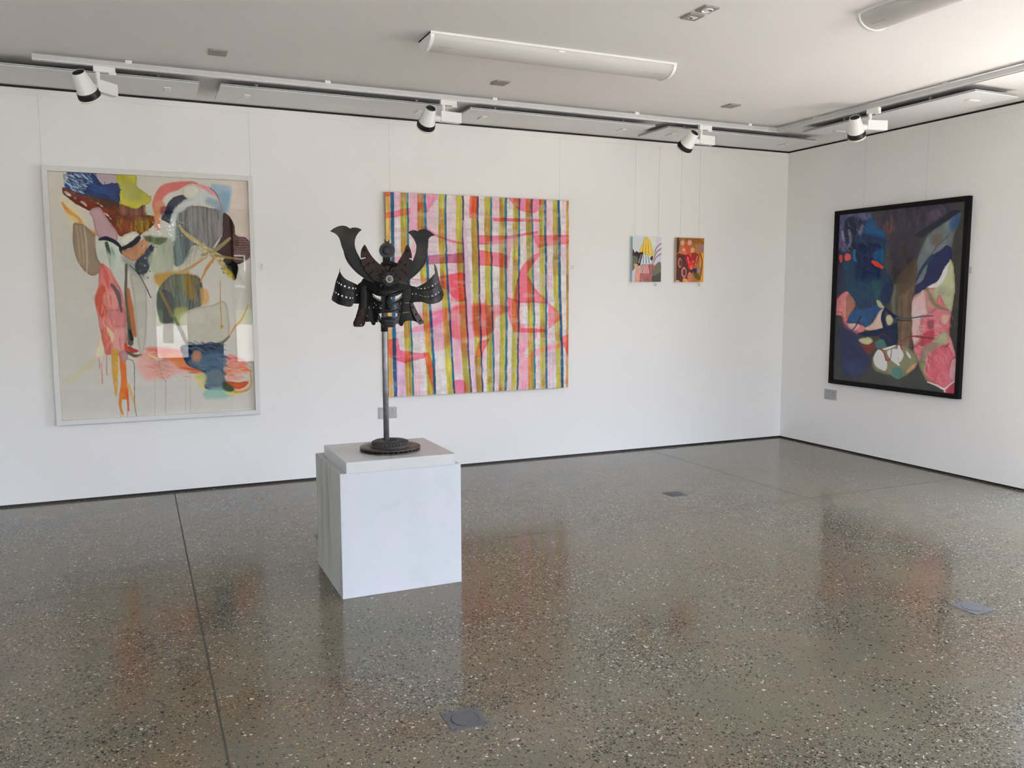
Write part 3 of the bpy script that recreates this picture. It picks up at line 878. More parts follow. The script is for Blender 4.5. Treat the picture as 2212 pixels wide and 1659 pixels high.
S_([(205, 272), (240, 320), (300, 360), (330, 420), (400, 458)], [10, 26, 14, 30, 26], (205, 128, 56), .85, 10)
S_([(250, 330), (300, 385), (330, 400)], [40, 30, 20], (214, 176, 96), .5, 24)
P_([(270, 398), (330, 402), (372, 440), (402, 470), (405, 540), (415, 600), (442, 650), (420, 690), (385, 708), (340, 680), (300, 625), (275, 540)], (146, 128, 106), warp=5)
for x in (300, 322, 348):
    S_([(x-10, 410), (x+6, 520), (x+14, 640)], [6, 10, 5], (176, 160, 138), .7, 6)
S_([(335, 400), (352, 560), (352, 690), (358, 850)], [3, 7, 6, 4], (200, 188, 166), .8, 4)
P_([(545, 500), (575, 462), (635, 442), (665, 462), (640, 495), (580, 530)], (214, 213, 198))
P_([(545, 540), (600, 522), (655, 470), (674, 482), (640, 535), (590, 552), (560, 580)], (24, 36, 42), warp=8)
S_([(428, 490), (470, 485), (520, 505), (565, 545)], [14, 26, 24, 12], (22, 28, 46))
S_([(470, 512), (486, 580), (496, 660)], [20, 24, 6], (52, 70, 56), .9, 6)
S_([(500, 540), (512, 600), (500, 690)], [10, 24, 10], (98, 142, 146), .7, 14)
P_([(560, 562), (610, 545), (680, 495), (728, 472), (722, 530), (690, 580), (640, 620), (590, 602)], (206, 148, 108), warp=5, streak=(10, 10), var=.2)
P_([(560, 590), (640, 625), (680, 600), (700, 720), (640, 700), (580, 650)], (120, 128, 120), .6, 30)
P_([(640, 640), (690, 570), (740, 520), (755, 560), (730, 640), (700, 690), (660, 690)], (50, 56, 70), .95, 8, 10)
for k in range(40):
    x = 690+(k*29) % 140; y = 470+(k*71) % 250
    p.oval(x-((y-470)*.15), y, 5, 6, (118, 122, 78) if k % 3 else (196, 198, 190), a=.85, soft=4)
P_([(700, 470), (830, 480), (800, 520), (740, 510)], (66, 78, 50), .8, 14, 10)
P_([(720, 600), (800, 520), (880, 480), (880, 640), (840, 690), (760, 700)], (166, 172, 154), .9, 16, 8, streak=(40, 10), var=.15)
P_([(900, 640), (1000, 535), (1055, 580), (1010, 640), (930, 700)], (190, 190, 172), .95, 10)
P_([(1180, 155), (1330, 140), (1335, 490), (1250, 470), (1190, 340)], (206, 190, 180), .8, 24)
P_([(1095, 165), (1200, 172), (1216, 215), (1190, 285), (1175, 345), (1120, 300), (1080, 230)], (146, 172, 190), .85, 16, 10)
P_([(1140, 220), (1210, 215), (1190, 330), (1150, 300)], (112, 152, 178), .7, 24)
S_([(775, 330), (770, 270), (815, 195), (890, 172), (960, 152), (1010, 158)], [34, 50, 62, 50, 20, 10], (200, 104, 96), .95, 8)
S_([(775, 420), (775, 340), (790, 285)], [30, 44, 60], (200, 134, 98), .9, 10)
P_([(790, 300), (830, 295), (838, 330), (800, 350)], (140, 70, 74), .85, 12)
S_([(1020, 165), (1085, 195), (1135, 250), (1165, 320)], [16, 30, 28, 16], (206, 142, 150), .95, 6)
S_([(1090, 185), (1135, 230), (1165, 340)], 4, (48, 54, 70), .9, 3)
P_([(838, 270), (880, 234), (940, 226), (985, 250), (930, 275), (895, 300), (870, 345), (862, 400), (830, 385), (795, 365), (820, 320)], (44, 46, 66), warp=4)
p.oval(978, 206, 58, 46, (210, 205, 190), soft=5)
P_([(880, 330), (960, 288), (1050, 296), (1130, 308), (1168, 340), (1165, 420), (1172, 450), (1130, 505), (1080, 562), (1000, 525), (960, 560), (920, 640), (885, 645), (868, 560), (888, 440)], (122, 119, 119), warp=8, streak=(120, 6), var=.28)
p.hatch([(890, 320), (1130, 310), (1170, 450), (1080, 560), (900, 620), (880, 450)], 110, 90, 1.55, 3, [(150, 146, 144), (96, 96, 98), (140, 140, 142), (168, 160, 152)], .55, .05)
P_([(885, 400), (960, 440), (980, 530), (925, 630), (880, 640), (868, 560)], (96, 108, 112), .8, 26, streak=(90, 8), var=.3)
P_([(1130, 300), (1180, 340), (1172, 450), (1130, 480)], (166, 156, 148), .6, 20, dry=.5, streak=(90, 8))
S_([(868, 490), (866, 390), (892, 318), (955, 268), (1030, 240), (1090, 246), (1125, 285)], [26, 34, 42, 50, 54, 50, 40], (192, 198, 194), .92, 12, 10)
S_([(1080, 260), (1140, 290), (1160, 330)], [40, 50, 30], (122, 146, 164), .7, 22)
P_([(1165, 342), (1198, 346), (1232, 400), (1242, 462), (1300, 478), (1335, 520), (1330, 592), (1250, 640), (1190, 602), (1120, 562), (1105, 555), (1162, 470)], (60, 38, 38), warp=4, streak=(8, 60), var=.25)
P_([(1175, 600), (1255, 640), (1240, 735), (1205, 700), (1165, 650)], (32, 31, 30), warp=8)
S_([(905, 405), (960, 470), (1040, 525), (1110, 568), (1165, 640), (1205, 700)], [16, 24, 26, 28, 30, 26], (182, 166, 112), .9, 5, 8)
S_([(1040, 585), (1120, 552), (1208, 485)], [12, 26, 16], (150, 140, 98), .95, 4)
S_([(1120, 585), (1200, 598), (1285, 612)], [14, 14, 10], (152, 122, 58), .9, 5)
P_([(1165, 660), (1215, 680), (1240, 735), (1190, 700)], (176, 152, 22), .9, 8)
p.hatch([(890, 390), (960, 460), (1110, 560), (1230, 720), (1180, 700), (1040, 550)], 60, 20, .8, 6, [(206, 190, 140), (146, 130, 80), (120, 108, 66), (214, 202, 160)], .85, .6)
p.oval(1170, 632, 10, 12, (206, 186, 130), soft=3)
P_([(760, 705), (880, 682), (1000, 702), (1035, 760), (985, 810), (900, 790), (800, 785)], (172, 126, 48), .85, 22, 8)
P_([(785, 780), (870, 700), (1000, 705), (1042, 765), (1040, 885), (965, 915), (900, 932), (882, 985), (800, 975), (770, 880)], (88, 96, 92), .93, 8, 8, streak=(110, 5), var=.35)
p.hatch([(790, 780), (1000, 710), (1040, 880), (890, 980), (780, 880)], 80, 100, 1.57, 4, [(70, 78, 78), (112, 118, 112), (60, 64, 58), (140, 118, 64)], .6, .05)
P_([(950, 700), (1015, 730), (1020, 830), (960, 850), (930, 770)], (156, 120, 46), .75, 24, dry=.42, streak=(90, 6))
P_([(1030, 780), (1075, 800), (1085, 860), (1040, 885)], (202, 156, 92), .8, 14)
S_([(1115, 600), (1070, 660), (1030, 745)], [14, 18, 8], (190, 132, 74), .95, 4)
S_([(1072, 590), (1000, 640), (905, 690)], [5, 14, 8], (190, 132, 66), .9, 5)
P_([(780, 800), (870, 830), (872, 975), (785, 975)], (66, 70, 76), .85, 8)
S_([(790, 800), (830, 880), (862, 950)], 18, (128, 108, 64), .85, 5)
P_([(895, 950), (980, 905), (1100, 880), (1185, 870), (1205, 1070), (1140, 1110), (1040, 1122), (965, 1120), (910, 1010)], (188, 183, 168), .95, 6, 3)
P_([(885, 900), (960, 900), (910, 960), (905, 1010), (880, 975)], (150, 142, 92), .8, 14)
S_([(880, 960), (920, 1050), (962, 1140)], [16, 22, 16], (80, 76, 50), .95, 4)
S_([(605, 640), (672, 712), (736, 838)], [3, 5, 5], (26, 26, 30), 1, 2)
P_([(400, 480), (430, 600), (500, 690), (590, 700), (560, 620), (470, 560)], (196, 202, 188), .75, 24)
P_([(440, 1000), (482, 1162), (395, 1202), (425, 1080)], (226, 206, 176), .95, 8)
P_([(430, 640), (482, 662), (512, 702), (560, 800), (582, 900), (592, 1050), (586, 1168), (480, 1175), (440, 1060), (415, 930), (400, 850), (420, 770)], (208, 122, 114), warp=5, streak=(14, 8), var=.2)
P_([(402, 830), (440, 760), (470, 800), (470, 930), (440, 960), (415, 910)], (188, 78, 54), .85, 14)
P_([(450, 820), (540, 790), (580, 900), (470, 900)], (222, 150, 140), .8, 10)
P_([(480, 905), (582, 905), (586, 1020), (490, 1010)], (206, 128, 128), .85, 5, smooth=False)
P_([(500, 1015), (588, 1015), (584, 1166), (505, 1166)], (218, 156, 152), .85, 5, smooth=False)
P_([(440, 1040), (485, 1030), (495, 1165), (460, 1165)], (202, 104, 92), .85, 8)
p.hatch([(430, 760), (540, 800), (570, 1110), (450, 1110), (425, 880)], 40, 70, 1.5, 9, [(224, 150, 142), (196, 96, 90), (230, 168, 158), (206, 84, 66)], .5, .1)
S_([(478, 1020), (500, 1060), (505, 1100)], [14, 30, 10], (228, 200, 150), .9, 8)
S_([(445, 640), (470, 710), (480, 780)], [14, 30, 12], (196, 82, 76), .8, 12)
S_([(500, 760), (540, 820), (560, 920)], [14, 26, 14], (88, 76, 86), .9, 6)
S_([(590, 640), (585, 800), (602, 950), (615, 1110)], [14, 16, 22, 34], (78, 76, 58), .9, 6)
S_([(598, 790), (618, 920), (640, 1060)], [18, 34, 26], (170, 94, 48), .85, 12)
S_([(610, 1035), (622, 1085)], [16, 24], (22, 24, 24), 1, 5)
P_([(612, 690), (700, 760), (714, 900), (705, 1100), (672, 1192), (645, 1000), (632, 850)], (184, 180, 166), .9, 6, 3)
S_([(585, 1120), (592, 1170)], [20, 24], (196, 70, 46), .95, 5)
P_([(600, 1130), (662, 1156), (615, 1172)], (182, 60, 54), .95, 4)
S_([(598, 1165), (640, 1185), (680, 1180)], [16, 20, 12], (92, 84, 56), .95, 5)
P_([(650, 1215), (720, 1150), (830, 1140), (920, 1195), (1010, 1240), (900, 1290), (780, 1322), (700, 1325)], (214, 146, 136), .8, 30, 10, streak=(10, 20), var=.15)
P_([(700, 1140), (900, 1148), (960, 1200), (820, 1200)], (204, 104, 90), .8, 20)
P_([(790, 1165), (950, 1180), (1060, 1275), (1020, 1300), (920, 1265), (860, 1220)], (208, 118, 66), .8, 16, 8)
p.hatch([(660, 1190), (900, 1150), (1050, 1280), (780, 1320)], 50, 70, .12, 7, [(226, 160, 150), (212, 110, 84), (232, 190, 160), (206, 130, 70)], .5, .2)
S_([(720, 1180), (780, 1205), (800, 1200)], [8, 16, 8], (238, 196, 148), .9, 5)
S_([(900, 1255), (980, 1265), (1060, 1285)], [4, 14, 20], (198, 78, 48), .85, 5)
S_([(520, 1165), (522, 1270), (528, 1420)], [44, 40, 10], (202, 152, 62), .92, 8, dry=.3)
S_([(565, 1190), (575, 1320), (575, 1420)], [40, 34, 56], (206, 110, 48), .97, 5)
S_([(560, 1420), (552, 1470), (566, 1535)], [26, 18, 10], (204, 126, 58), .95, 5)
S_([(592, 1400), (600, 1460), (602, 1512)], [20, 12, 8], (204, 92, 52), .95, 4)
S_([(600, 1360), (625, 1430), (648, 1505)], [22, 14, 8], (206, 166, 104), .9, 4, dry=.35)
for x, y0, y1 in ((470, 1170, 1302), (425, 1200, 1260), (440, 1230, 1350)):
    S_([(x, y0), (x+3, (y0+y1)/2), (x+4, y1)], [5, 6, 7], (196, 110, 96), .75, 3)
P_([(555, 1160), (592, 1165), (602, 1200), (580, 1225), (560, 1205)], (180, 138, 150), .95, 6)
S_([(600, 1208), (634, 1232), (638, 1400), (640, 1480), (650, 1550)], 4, (92, 92, 86), .95, 2)
for x, y0, c in ((596, 1490, (170, 120, 90)), (555, 1500, (170, 120, 90)), (760, 1320, (186, 160, 130)), (824, 1330, (160, 130, 90)), (944, 1320, (176, 172, 160)), (971, 1270, (176, 160, 130))):
    S_([(x, y0), (x, 1560)], 3, c, .8, 2)
S_([(778, 1190), (800, 1300), (824, 1340)], 3, (150, 120, 104), .8, 2)
P_([(190, 1360), (260, 1310), (350, 1230), (400, 1200), (380, 1250), (280, 1330)], (198, 190, 140), .6, 30)
P_([(1165, 1205), (1250, 1200), (1310, 1235), (1300, 1290), (1200, 1315)], (216, 132, 102), .85, 20, 10)
P_([(1160, 1185), (1230, 1185), (1300, 1225), (1200, 1240)], (222, 138, 140), .85, 12, 8)
p.hatch([(1170, 1210), (1310, 1230), (1300, 1370), (1180, 1390)], 50, 60, .1, 7, [(232, 170, 150), (206, 96, 56), (222, 134, 120), (238, 190, 176)], .6, .2)
P_([(1180, 1335), (1240, 1345), (1318, 1338), (1290, 1372), (1230, 1380)], (202, 86, 44), .95, 6, 6)
P_([(1185, 1310), (1300, 1312), (1200, 1335)], (226, 170, 156), .9, 6)
P_([(920, 1125), (1060, 1118), (1162, 1108), (1172, 1130), (1168, 1280), (1182, 1380), (1060, 1382), (1062, 1290), (960, 1245), (925, 1185)], (48, 70, 98), warp=4, streak=(60, 6), var=.2)
P_([(920, 1125), (1060, 1118), (1160, 1108), (1125, 1150), (1040, 1160), (935, 1172)], (22, 36, 62), .95, 8)
P_([(1000, 1190), (1165, 1172), (1165, 1262), (975, 1248)], (80, 108, 128), .8, 18)
p.hatch([(930, 1130), (1160, 1115), (1170, 1370), (1070, 1370), (960, 1230)], 60, 70, .2, 9, [(66, 96, 122), (36, 54, 82), (98, 128, 146), (54, 80, 100)], .6, .2)
P_([(988, 1160), (1030, 1158), (1034, 1215), (980, 1215)], (192, 132, 98), .85, 10)
P_([(960, 1210), (1060, 1290), (1170, 1275), (1172, 1310), (1080, 1300)], (46, 62, 56), .7, 14)
P_([(1060, 1285), (1160, 1275), (1176, 1378), (1062, 1372)], (112, 126, 132), .75, 16)
P_([(1065, 1390), (1182, 1372), (1265, 1402), (1180, 1436), (1060, 1440)], (138, 180, 164), .85, 20)
P_([(1170, 1335), (1235, 1385), (1200, 1402), (1165, 1380)], (58, 70, 48), .9, 12)
P_([(1180, 1405), (1290, 1395), (1240, 1425)], (206, 196, 120), .85, 12)
P_([(990, 1295), (1065, 1300), (1050, 1390), (1010, 1350)], (204, 194, 122), .75, 18)
S_([(1240, 1402), (1310, 1388), (1336, 1345), (1325, 1262)], [16, 14, 8, 5], (206, 146, 70), .95, 4)
S_([(1200, 1072), (1240, 1010), (1285, 955), (1316, 882)], [8, 12, 12, 6], (206, 142, 84), .95, 4)
S_([(1158, 1112), (1202, 1070)], [20, 12], (112, 108, 92), .95, 4)
S_([(1150, 742), (1152, 880), (1156, 1005)], [5, 7, 4], (190, 142, 74), .95, 3)
p.oval(1156, 1012, 9, 12, (194, 164, 58), soft=3)
p.C *= (1+.04*(p.fbm(40, 40, 4)-.5))[..., None]
p.build('painted_sheet', A1, o1, L1, HZ1, rough=.7, spec=.1)

# ---- 2: striped canvas -----------------------------------------------------------------------
X0, X1, Z0, Z1 = -4.217, -2.534, .649, 2.325
o2 = (-3.377, 0, 1.49); TH = .045
A2 = thing('striped_canvas', o2, 'large square canvas of vertical lime, pink and blue stripes behind the sculpture', 'painting')
MB().box(X0+.001-o2[0], X1-.001-o2[0], -TH+.001, -.006, Z0+.001-o2[2], Z1-.001-o2[2]).build('canvas_edge', mottled('painted_canvas_edge', (.52, .42, .26), (.46, .22, .16), 7, rough=.8), A2)
wires(A2, 1, o2, (-4.168, -2.612), Z1, -.008)
p = Paint(1, -TH, X0, X1, Z0, Z1, 440, 440, (800, 390, .29544)); P_ = p.poly; S_ = p.stroke
p.ground((208, 202, 200))
w1 = p.fbm(9, 5, 4); w2 = p.fbm(14, 4, 4); vst = p.fbm(110, 7, 3); vs2 = p.fbm(200, 5, 2); hst = p.fbm(5, 60, 3)
full = np.s_[:, :]
p._lay(np.clip((w1-.46)*2.6, 0, .65), full, (206, 170, 190), var=.05)
p._lay(np.clip((w2-.56)*3.2, 0, .65), full, (232, 146, 172), var=.05)
p._lay(np.clip((hst-.56)*3, 0, .4), full, (182, 150, 180), var=.03)
p._lay(np.clip((vs2-.5)*1.6, 0, .35), full, (228, 222, 220), var=.0)
YT = np.array([90, 400, 750, 1000, 1300, 1560])
blues = [  # x at the six heights, width, colour
    ([160, 162, 168, 172, 178, 184], 26, (26, 84, 124)),
    ([272, 276, 285, 296, 306, 316], 14, (28, 112, 122)),
    ([397, 406, 424, 442, 462, 472], 19, (24, 96, 132)),
    ([551, 549, 566, 582, 598, 614], 15, (34, 92, 124)),
    ([677, 676, 688, 704, 720, 738], 13, (64, 66, 92)),
    ([785, 787, 797, 803, 812, 822], 13, (60, 62, 100)),
    ([882, 883, 887, 892, 902, 902], 14, (34, 104, 122)),
    ([992, 989, 990, 996, 994, 988], 17, (42, 100, 118)),
    ([1090, 1088, 1085, 1083, 1079, 1074], 14, (46, 90, 114)),
    ([1180, 1184, 1190, 1197, 1200, 1203], 14, (48, 112, 126)),
    ([1278, 1281, 1284, 1285, 1287, 1290], 16, (36, 86, 122)),
    ([1375, 1382, 1383, 1393, 1402, 1404], 19, (28, 78, 112))]
wob = (p.fbm(40, 26, 3)-.5)*9
def band(xs, w0, c, a=1.0, soft=4, off=0.0, var=.08, stre=None, blend='mix', fade=None):
    cx = np.interp(p.Y, YT, xs)+off+wob
    al = np.clip(.5-(np.abs(p.X-cx)-w0/2)/soft, 0, 1)*a
    if fade is not None: al = al*fade
    p._lay(al, full, c, blend, var, stre)
for i, (xs, w, c) in enumerate(blues):
    if i == 0:
        band(xs, 34, (206, 160, 70), .9, 5, -33, .2, vst); continue
    wd = 46-i*1.0
    tone = p.fbm(3, 9, 3, seed=40+i)
    band(xs, wd, (178, 168, 62), .94, 5, -w/2-wd/2-1, .16, vst)
    band(xs, wd, (150, 150, 60), .7, 6, -w/2-wd/2-1, .2, vst, fade=np.clip((w2-.5)*4, 0, 1))
    band(xs, wd, (164, 120, 48), .85, 6, -w/2-wd/2-1, .2, vst, fade=np.clip((tone-.45)*5, 0, 1))
band([1441]*6, 18, (172, 128, 56), .95, 4, 0, .25, vst)
for i, (xs, w, c) in enumerate(blues):
    band(xs, w, c, .97, 3, 0, .14, vst)
# translucent pinks and corals glazed over the stripes
PK, CO, MV, HOT = (248, 132, 160), (246, 112, 108), (190, 108, 142), (252, 106, 150)
def glaze(pts, c=PK, a=.85, soft=7, warp=6, dry=0, smooth=True):
    P_(pts, c, a*.94, soft, warp, 'mul', .10, smooth, (120, 8), dry)
glaze([(100, 240), (290, 198), (292, 246), (100, 282)], smooth=False)
glaze([(100, 70), (150, 70), (150, 110), (100, 115)], HOT, .8, smooth=False)
glaze([(285, 90), (348, 90), (352, 360), (280, 380)], (250, 170, 200), .8, 10, smooth=False)
glaze([(345, 90), (390, 95), (382, 190), (345, 230)], CO, .75, smooth=False)
glaze([(412, 95), (500, 100), (412, 245)], (236, 150, 176), .75, smooth=False)
glaze([(348, 325), (420, 352), (520, 405), (640, 448), (690, 452), (690, 475), (600, 452), (500, 412), (400, 372)], (250, 130, 146), .8, 5, smooth=False)
glaze([(415, 548), (560, 535), (690, 528), (690, 602), (560, 605), (410, 614)], MV, .9, smooth=False)
glaze([(150, 575), (260, 560), (240, 640), (150, 650)], PK, .6)
glaze([(265, 722), (480, 708), (692, 664), (704, 885), (640, 888), (560, 800), (440, 745)], (255, 120, 150), .8, smooth=False)
glaze([(575, 690), (700, 668), (704, 880), (590, 885)], CO, .55, 10, smooth=False)
glaze([(310, 985), (520, 940), (700, 898), (850, 888), (850, 912), (640, 940), (330, 1025)], (248, 140, 164), .7, 12, smooth=False)
glaze([(300, 1080), (420, 1040), (540, 960), (560, 1010), (440, 1080), (300, 1110)], (248, 120, 160), .6, 14)
glaze([(450, 960), (590, 960), (600, 1180), (470, 1250), (400, 1190)], (234, 150, 184), .6, 26)
glaze([(590, 950), (745, 915), (1000, 918), (1000, 962), (915, 1000), (895, 1110), (760, 1150), (600, 1145)], (236, 116, 122), .7, 14, 8)
glaze([(742, 922), (890, 925), (888, 1110), (765, 1140)], (206, 104, 84), .55, 20, 8)
glaze([(110, 1165), (200, 1152), (215, 1240), (320, 1258), (420, 1262), (390, 1300), (250, 1332), (110, 1285)], (255, 104, 130), .85, 5, smooth=False)
glaze([(392, 1255), (430, 1255), (476, 1400), (474, 1570), (440, 1470), (405, 1340)], (255, 110, 120), .75, 8, smooth=False)
glaze([(1012, 100), (1235, 120), (1232, 212), (1180, 238), (1090, 216), (1040, 172)], HOT, .75, 4, 3)
glaze([(895, 270), (1240, 282), (1240, 302), (900, 297)], (250, 90, 120), .85, 3, 2, smooth=False)
glaze([(790, 400), (905, 404), (1010, 402), (1100, 388), (1225, 368), (1225, 392), (1100, 408), (1005, 428), (1000, 462), (900, 465), (790, 468)], HOT, .8, 4, 3, smooth=False)
glaze([(1190, 398), (1455, 398), (1455, 462), (1300, 476), (1228, 492), (1205, 450)], (255, 122, 140), .85, 5, 3, smooth=False)
glaze([(790, 508), (900, 522), (1002, 545), (1000, 642), (900, 626), (790, 622)], (255, 108, 132), .85, 4, 4, smooth=False)
glaze([(1000, 440), (1040, 420), (1020, 560), (1000, 700)], PK, .6, 8)
glaze([(1242, 530), (1190, 548), (1140, 588), (1090, 670), (1062, 780), (1058, 890), (1190, 893), (1300, 892), (1215, 800), (1158, 706), (1150, 672), (1200, 600)], (255, 100, 128), .85, 5, 4)
glaze([(1300, 888), (1360, 940), (1405, 1005), (1300, 1092)], (255, 110, 140), .8, 7, smooth=False)
glaze([(1000, 850), (1090, 880), (1100, 1078), (1280, 1085), (1280, 1112), (1050, 1112), (1010, 1000)], (246, 100, 120), .8, 7, smooth=False)
glaze([(1085, 1100), (1140, 1290), (1210, 1232), (1440, 1180), (1440, 1210), (1200, 1290), (1160, 1500), (1080, 1530)], (250, 150, 178), .7, 12)
glaze([(1085, 1060), (1240, 1060), (1230, 1130), (1130, 1240), (1085, 1240)], HOT, .55, 16, dry=.42)
glaze([(790, 1182), (878, 1150), (810, 1290), (768, 1302)], CO, .85, 5, smooth=False)
glaze([(615, 1468), (692, 1465), (692, 1560), (618, 1560)], HOT, .85, 10)
glaze([(1388, 1150), (1452, 1120), (1452, 1310)], (255, 110, 110), .8, 6, smooth=False)
glaze([(725, 100), (782, 100), (782, 275), (725, 275)], CO, .9, 4, smooth=False)
glaze([(640, 1180), (690, 1090), (740, 1160), (700, 1260)], (226, 160, 204), .6, 24)
glaze([(180, 1280), (290, 1300), (300, 1560), (190, 1575)], (214, 180, 206), .8, 14)
S_([(686, 300), (704, 600), (722, 900), (742, 1250), (770, 1560)], [22, 30, 34, 30, 20], (204, 168, 196), .75, 6)
p.C *= (1+.16*(p.fbm(34, 34, 4)-.5)+.10*(p.fbm(150, 150, 2)-.5))[..., None]     # thin, brushed-out paint
p._lay(np.clip((p.fbm(12, 30, 4)-.56)*3, 0, .4), full, (186, 172, 176), var=.04)
p.build('painted_canvas', A2, o2, L2, 0.0, rough=.55)

# ---- 3 and 4: the two small canvases ---------------------------------------------------------
def small(x0, x1, z0, z1, label, wx, edge):
    o = ((x0+x1)/2, 0, (z0+z1)/2); t = thing('small_canvas', o, label, 'painting', 'small canvases near the corner')
    MB().box(x0-o[0]+.001, x1-o[0]-.001, -.037, -.006, z0-o[2]+.001, z1-o[2]-.001).build('canvas_edge', mat('canvas_edge_paint', edge, .7), t)
    wires(t, 1, o, wx, z1, -.008)
    return t, o
cr7 = (1320, 480, .10850)
x0, x1, z0, z1 = -1.860, -1.541, 1.611, 2.029
t, o = small(x0, x1, z0, z1, 'small canvas with a yellow cone and striped feathers on pale blue', (-1.818, -1.557), (.50, .56, .60))
p = Paint(1, -.038, x0, x1, z0, z1, 150, 195, cr7); P_ = p.poly; S_ = p.stroke
p.ground((184, 204, 212))
P_([(740, 280), (1010, 285), (1010, 560), (880, 640), (800, 420)], (206, 212, 196), .9, 60)
P_([(760, 560), (900, 560), (860, 690), (770, 720)], (186, 190, 110), .8, 50)
S_([(600, 290), (520, 430), (500, 640)], [40, 50, 36], (222, 190, 192), .9, 10)
P_([(900, 300), (1010, 290), (1010, 700), (830, 880), (880, 560)], (196, 190, 206), .8, 30)
for k in range(7):
    S_([(1010, 360+k*52), (900, 470+k*46), (850, 700+k*24), (800, 840+k*6)], [14, 13, 10, 8], (96, 48, 56) if k % 2 else (222, 206, 212), .9, 8)
P_([(680, 295), (745, 330), (805, 450), (800, 650), (570, 602), (622, 430)], (216, 178, 74), soft=10)
for k in range(6):
    S_([(650+k*22, 420), (620+k*32, 620)], [4, 20], (158, 112, 40) if k % 2 == 0 else (232, 196, 96), .8, 8)
P_([(425, 530), (470, 605), (505, 575), (560, 605), (640, 600), (600, 760), (570, 870), (480, 850), (425, 840)], (44, 32, 36), soft=8)
P_([(430, 680), (520, 690), (540, 760), (500, 850), (420, 970)], (96, 102, 78), soft=14)
P_([(780, 720), (830, 670), (820, 770)], (52, 34, 44), soft=8)
P_([(590, 870), (700, 840), (860, 850), (860, 1000), (820, 1195), (560, 1195)], (164, 100, 96), soft=20, streak=(20, 5), var=.25)
P_([(850, 900), (990, 800), (990, 1195), (830, 1195)], (108, 104, 88), soft=24)
P_([(820, 1080), (900, 1050), (990, 1000), (990, 1195), (820, 1195)], (66, 62, 56), .8, 30)
P_([(460, 825), (540, 850), (560, 940), (530, 990), (470, 900)], (206, 152, 124), soft=10)
P_([(410, 990), (500, 970), (510, 1195), (400, 1195)], (180, 200, 210), soft=12)
P_([(490, 960), (570, 1040), (560, 1195), (480, 1195)], (216, 146, 130), soft=10)
for k in range(8):
    S_([(600+k*18, 640), (550+k*30, 810)], [6, 14], (228, 222, 226) if k % 2 == 0 else (70, 50, 60), .9, 6)
for k in range(6):
    S_([(610+k*22, 850), (575+k*34, 1010)], [6, 16], (230, 206, 206), .85, 6)
p.build('painted_canvas', t, o, L2, 0.0, rough=.55)
x0, x1, z0, z1 = -1.368, -1.050, 1.611, 2.031
t, o = small(x0, x1, z0, z1, 'small canvas of red and orange petals on ochre, nearest the corner', (-1.305, -1.091), (.60, .42, .28))
p = Paint(1, -.038, x0, x1, z0, z1, 150, 195, cr7); P_ = p.poly; S_ = p.stroke
p.ground((166, 112, 46))
P_([(1280, 300), (1360, 310), (1350, 560), (1290, 640)], (52, 30, 32), .95, 30)
P_([(1350, 320), (1880, 300), (1880, 420), (1500, 420)], (128, 82, 30), .8, 60)
P_([(1300, 660), (1380, 620), (1480, 650), (1540, 860), (1630, 980), (1560, 1100), (1500, 1200), (1310, 1200), (1300, 900)], (82, 44, 42), soft=14)
P_([(1780, 640), (1880, 600), (1840, 1200), (1760, 1200)], (214, 146, 56), soft=20)
S_([(1770, 620), (1810, 760), (1800, 940), (1760, 1150)], 20, (96, 54, 30), .9, 8)
P_([(1300, 640), (1390, 560), (1400, 510), (1500, 550), (1510, 640), (1430, 640), (1360, 620)], (218, 104, 70), soft=8)
p.hatch([(1320, 330), (1850, 330), (1800, 700), (1500, 420)], 40, 80, 1.4, 16, [(140, 90, 34), (190, 136, 66), (110, 66, 28)], .5, .3, 6)
for q in ((1425, 410, 45, 55), (1565, 410, 45, 60), (1620, 560, 46, 60), (1450, 550, 45, 45)):
    p.oval(q[0], q[1], q[2]*1.2, q[3]*1.2, (186, 86, 56), soft=8); p.oval(q[0], q[1], q[2], q[3], (206, 146, 124), soft=8)
P_([(1490, 430), (1560, 510), (1580, 620), (1530, 640), (1470, 500)], (206, 78, 44), soft=8)
P_([(1720, 500), (1850, 450), (1850, 590), (1780, 600)], (150, 108, 112), soft=12)
P_([(1600, 620), (1740, 640), (1720, 800), (1640, 820)], (150, 40, 36), soft=10)
P_([(1490, 660), (1550, 640), (1610, 720), (1660, 860), (1650, 900), (1600, 955), (1550, 930), (1520, 820), (1480, 740)], (196, 32, 46), soft=8, streak=(12, 8), var=.3)
P_([(1540, 850), (1660, 850), (1600, 955)], (222, 70, 50), .9, 10)
for q in ((1520, 690), (1540, 760), (1590, 880), (1630, 760), (1690, 720)):
    S_([(q[0], q[1]), (q[0]+14, q[1]+44)], [6, 14], (232, 190, 190), .9, 6)
S_([(1720, 680), (1690, 790), (1680, 850)], [26, 20, 14], (214, 110, 100), .9, 8)
for q, c in (((1370, 810, 40, 100), (190, 120, 100)), ((1450, 1000, 55, 110), (196, 120, 108)), ((1570, 1090, 50, 100), (206, 110, 90)), ((1740, 950, 50, 90), (160, 110, 110))):
    p.oval(q[0], q[1], q[2], q[3], c, soft=8); p.oval(q[0]+8, q[1], q[2]*.55, q[3]*.6, (86, 46, 46) if q[0] < 1500 else (170, 130, 110), soft=8)
P_([(1620, 940), (1700, 920), (1700, 1010), (1640, 1000)], (56, 56, 76), soft=10)
P_([(1640, 1010), (1740, 1030), (1780, 1150), (1680, 1120)], (90, 76, 30), .9, 12)
P_([(1440, 1110), (1520, 1140), (1540, 1200), (1430, 1190)], (222, 150, 80), soft=10)
P_([(1290, 1150), (1360, 1160), (1350, 1200), (1280, 1200)], (222, 160, 100), soft=10)
p.build('painted_canvas', t, o, L2, 0.0, rough=.5)

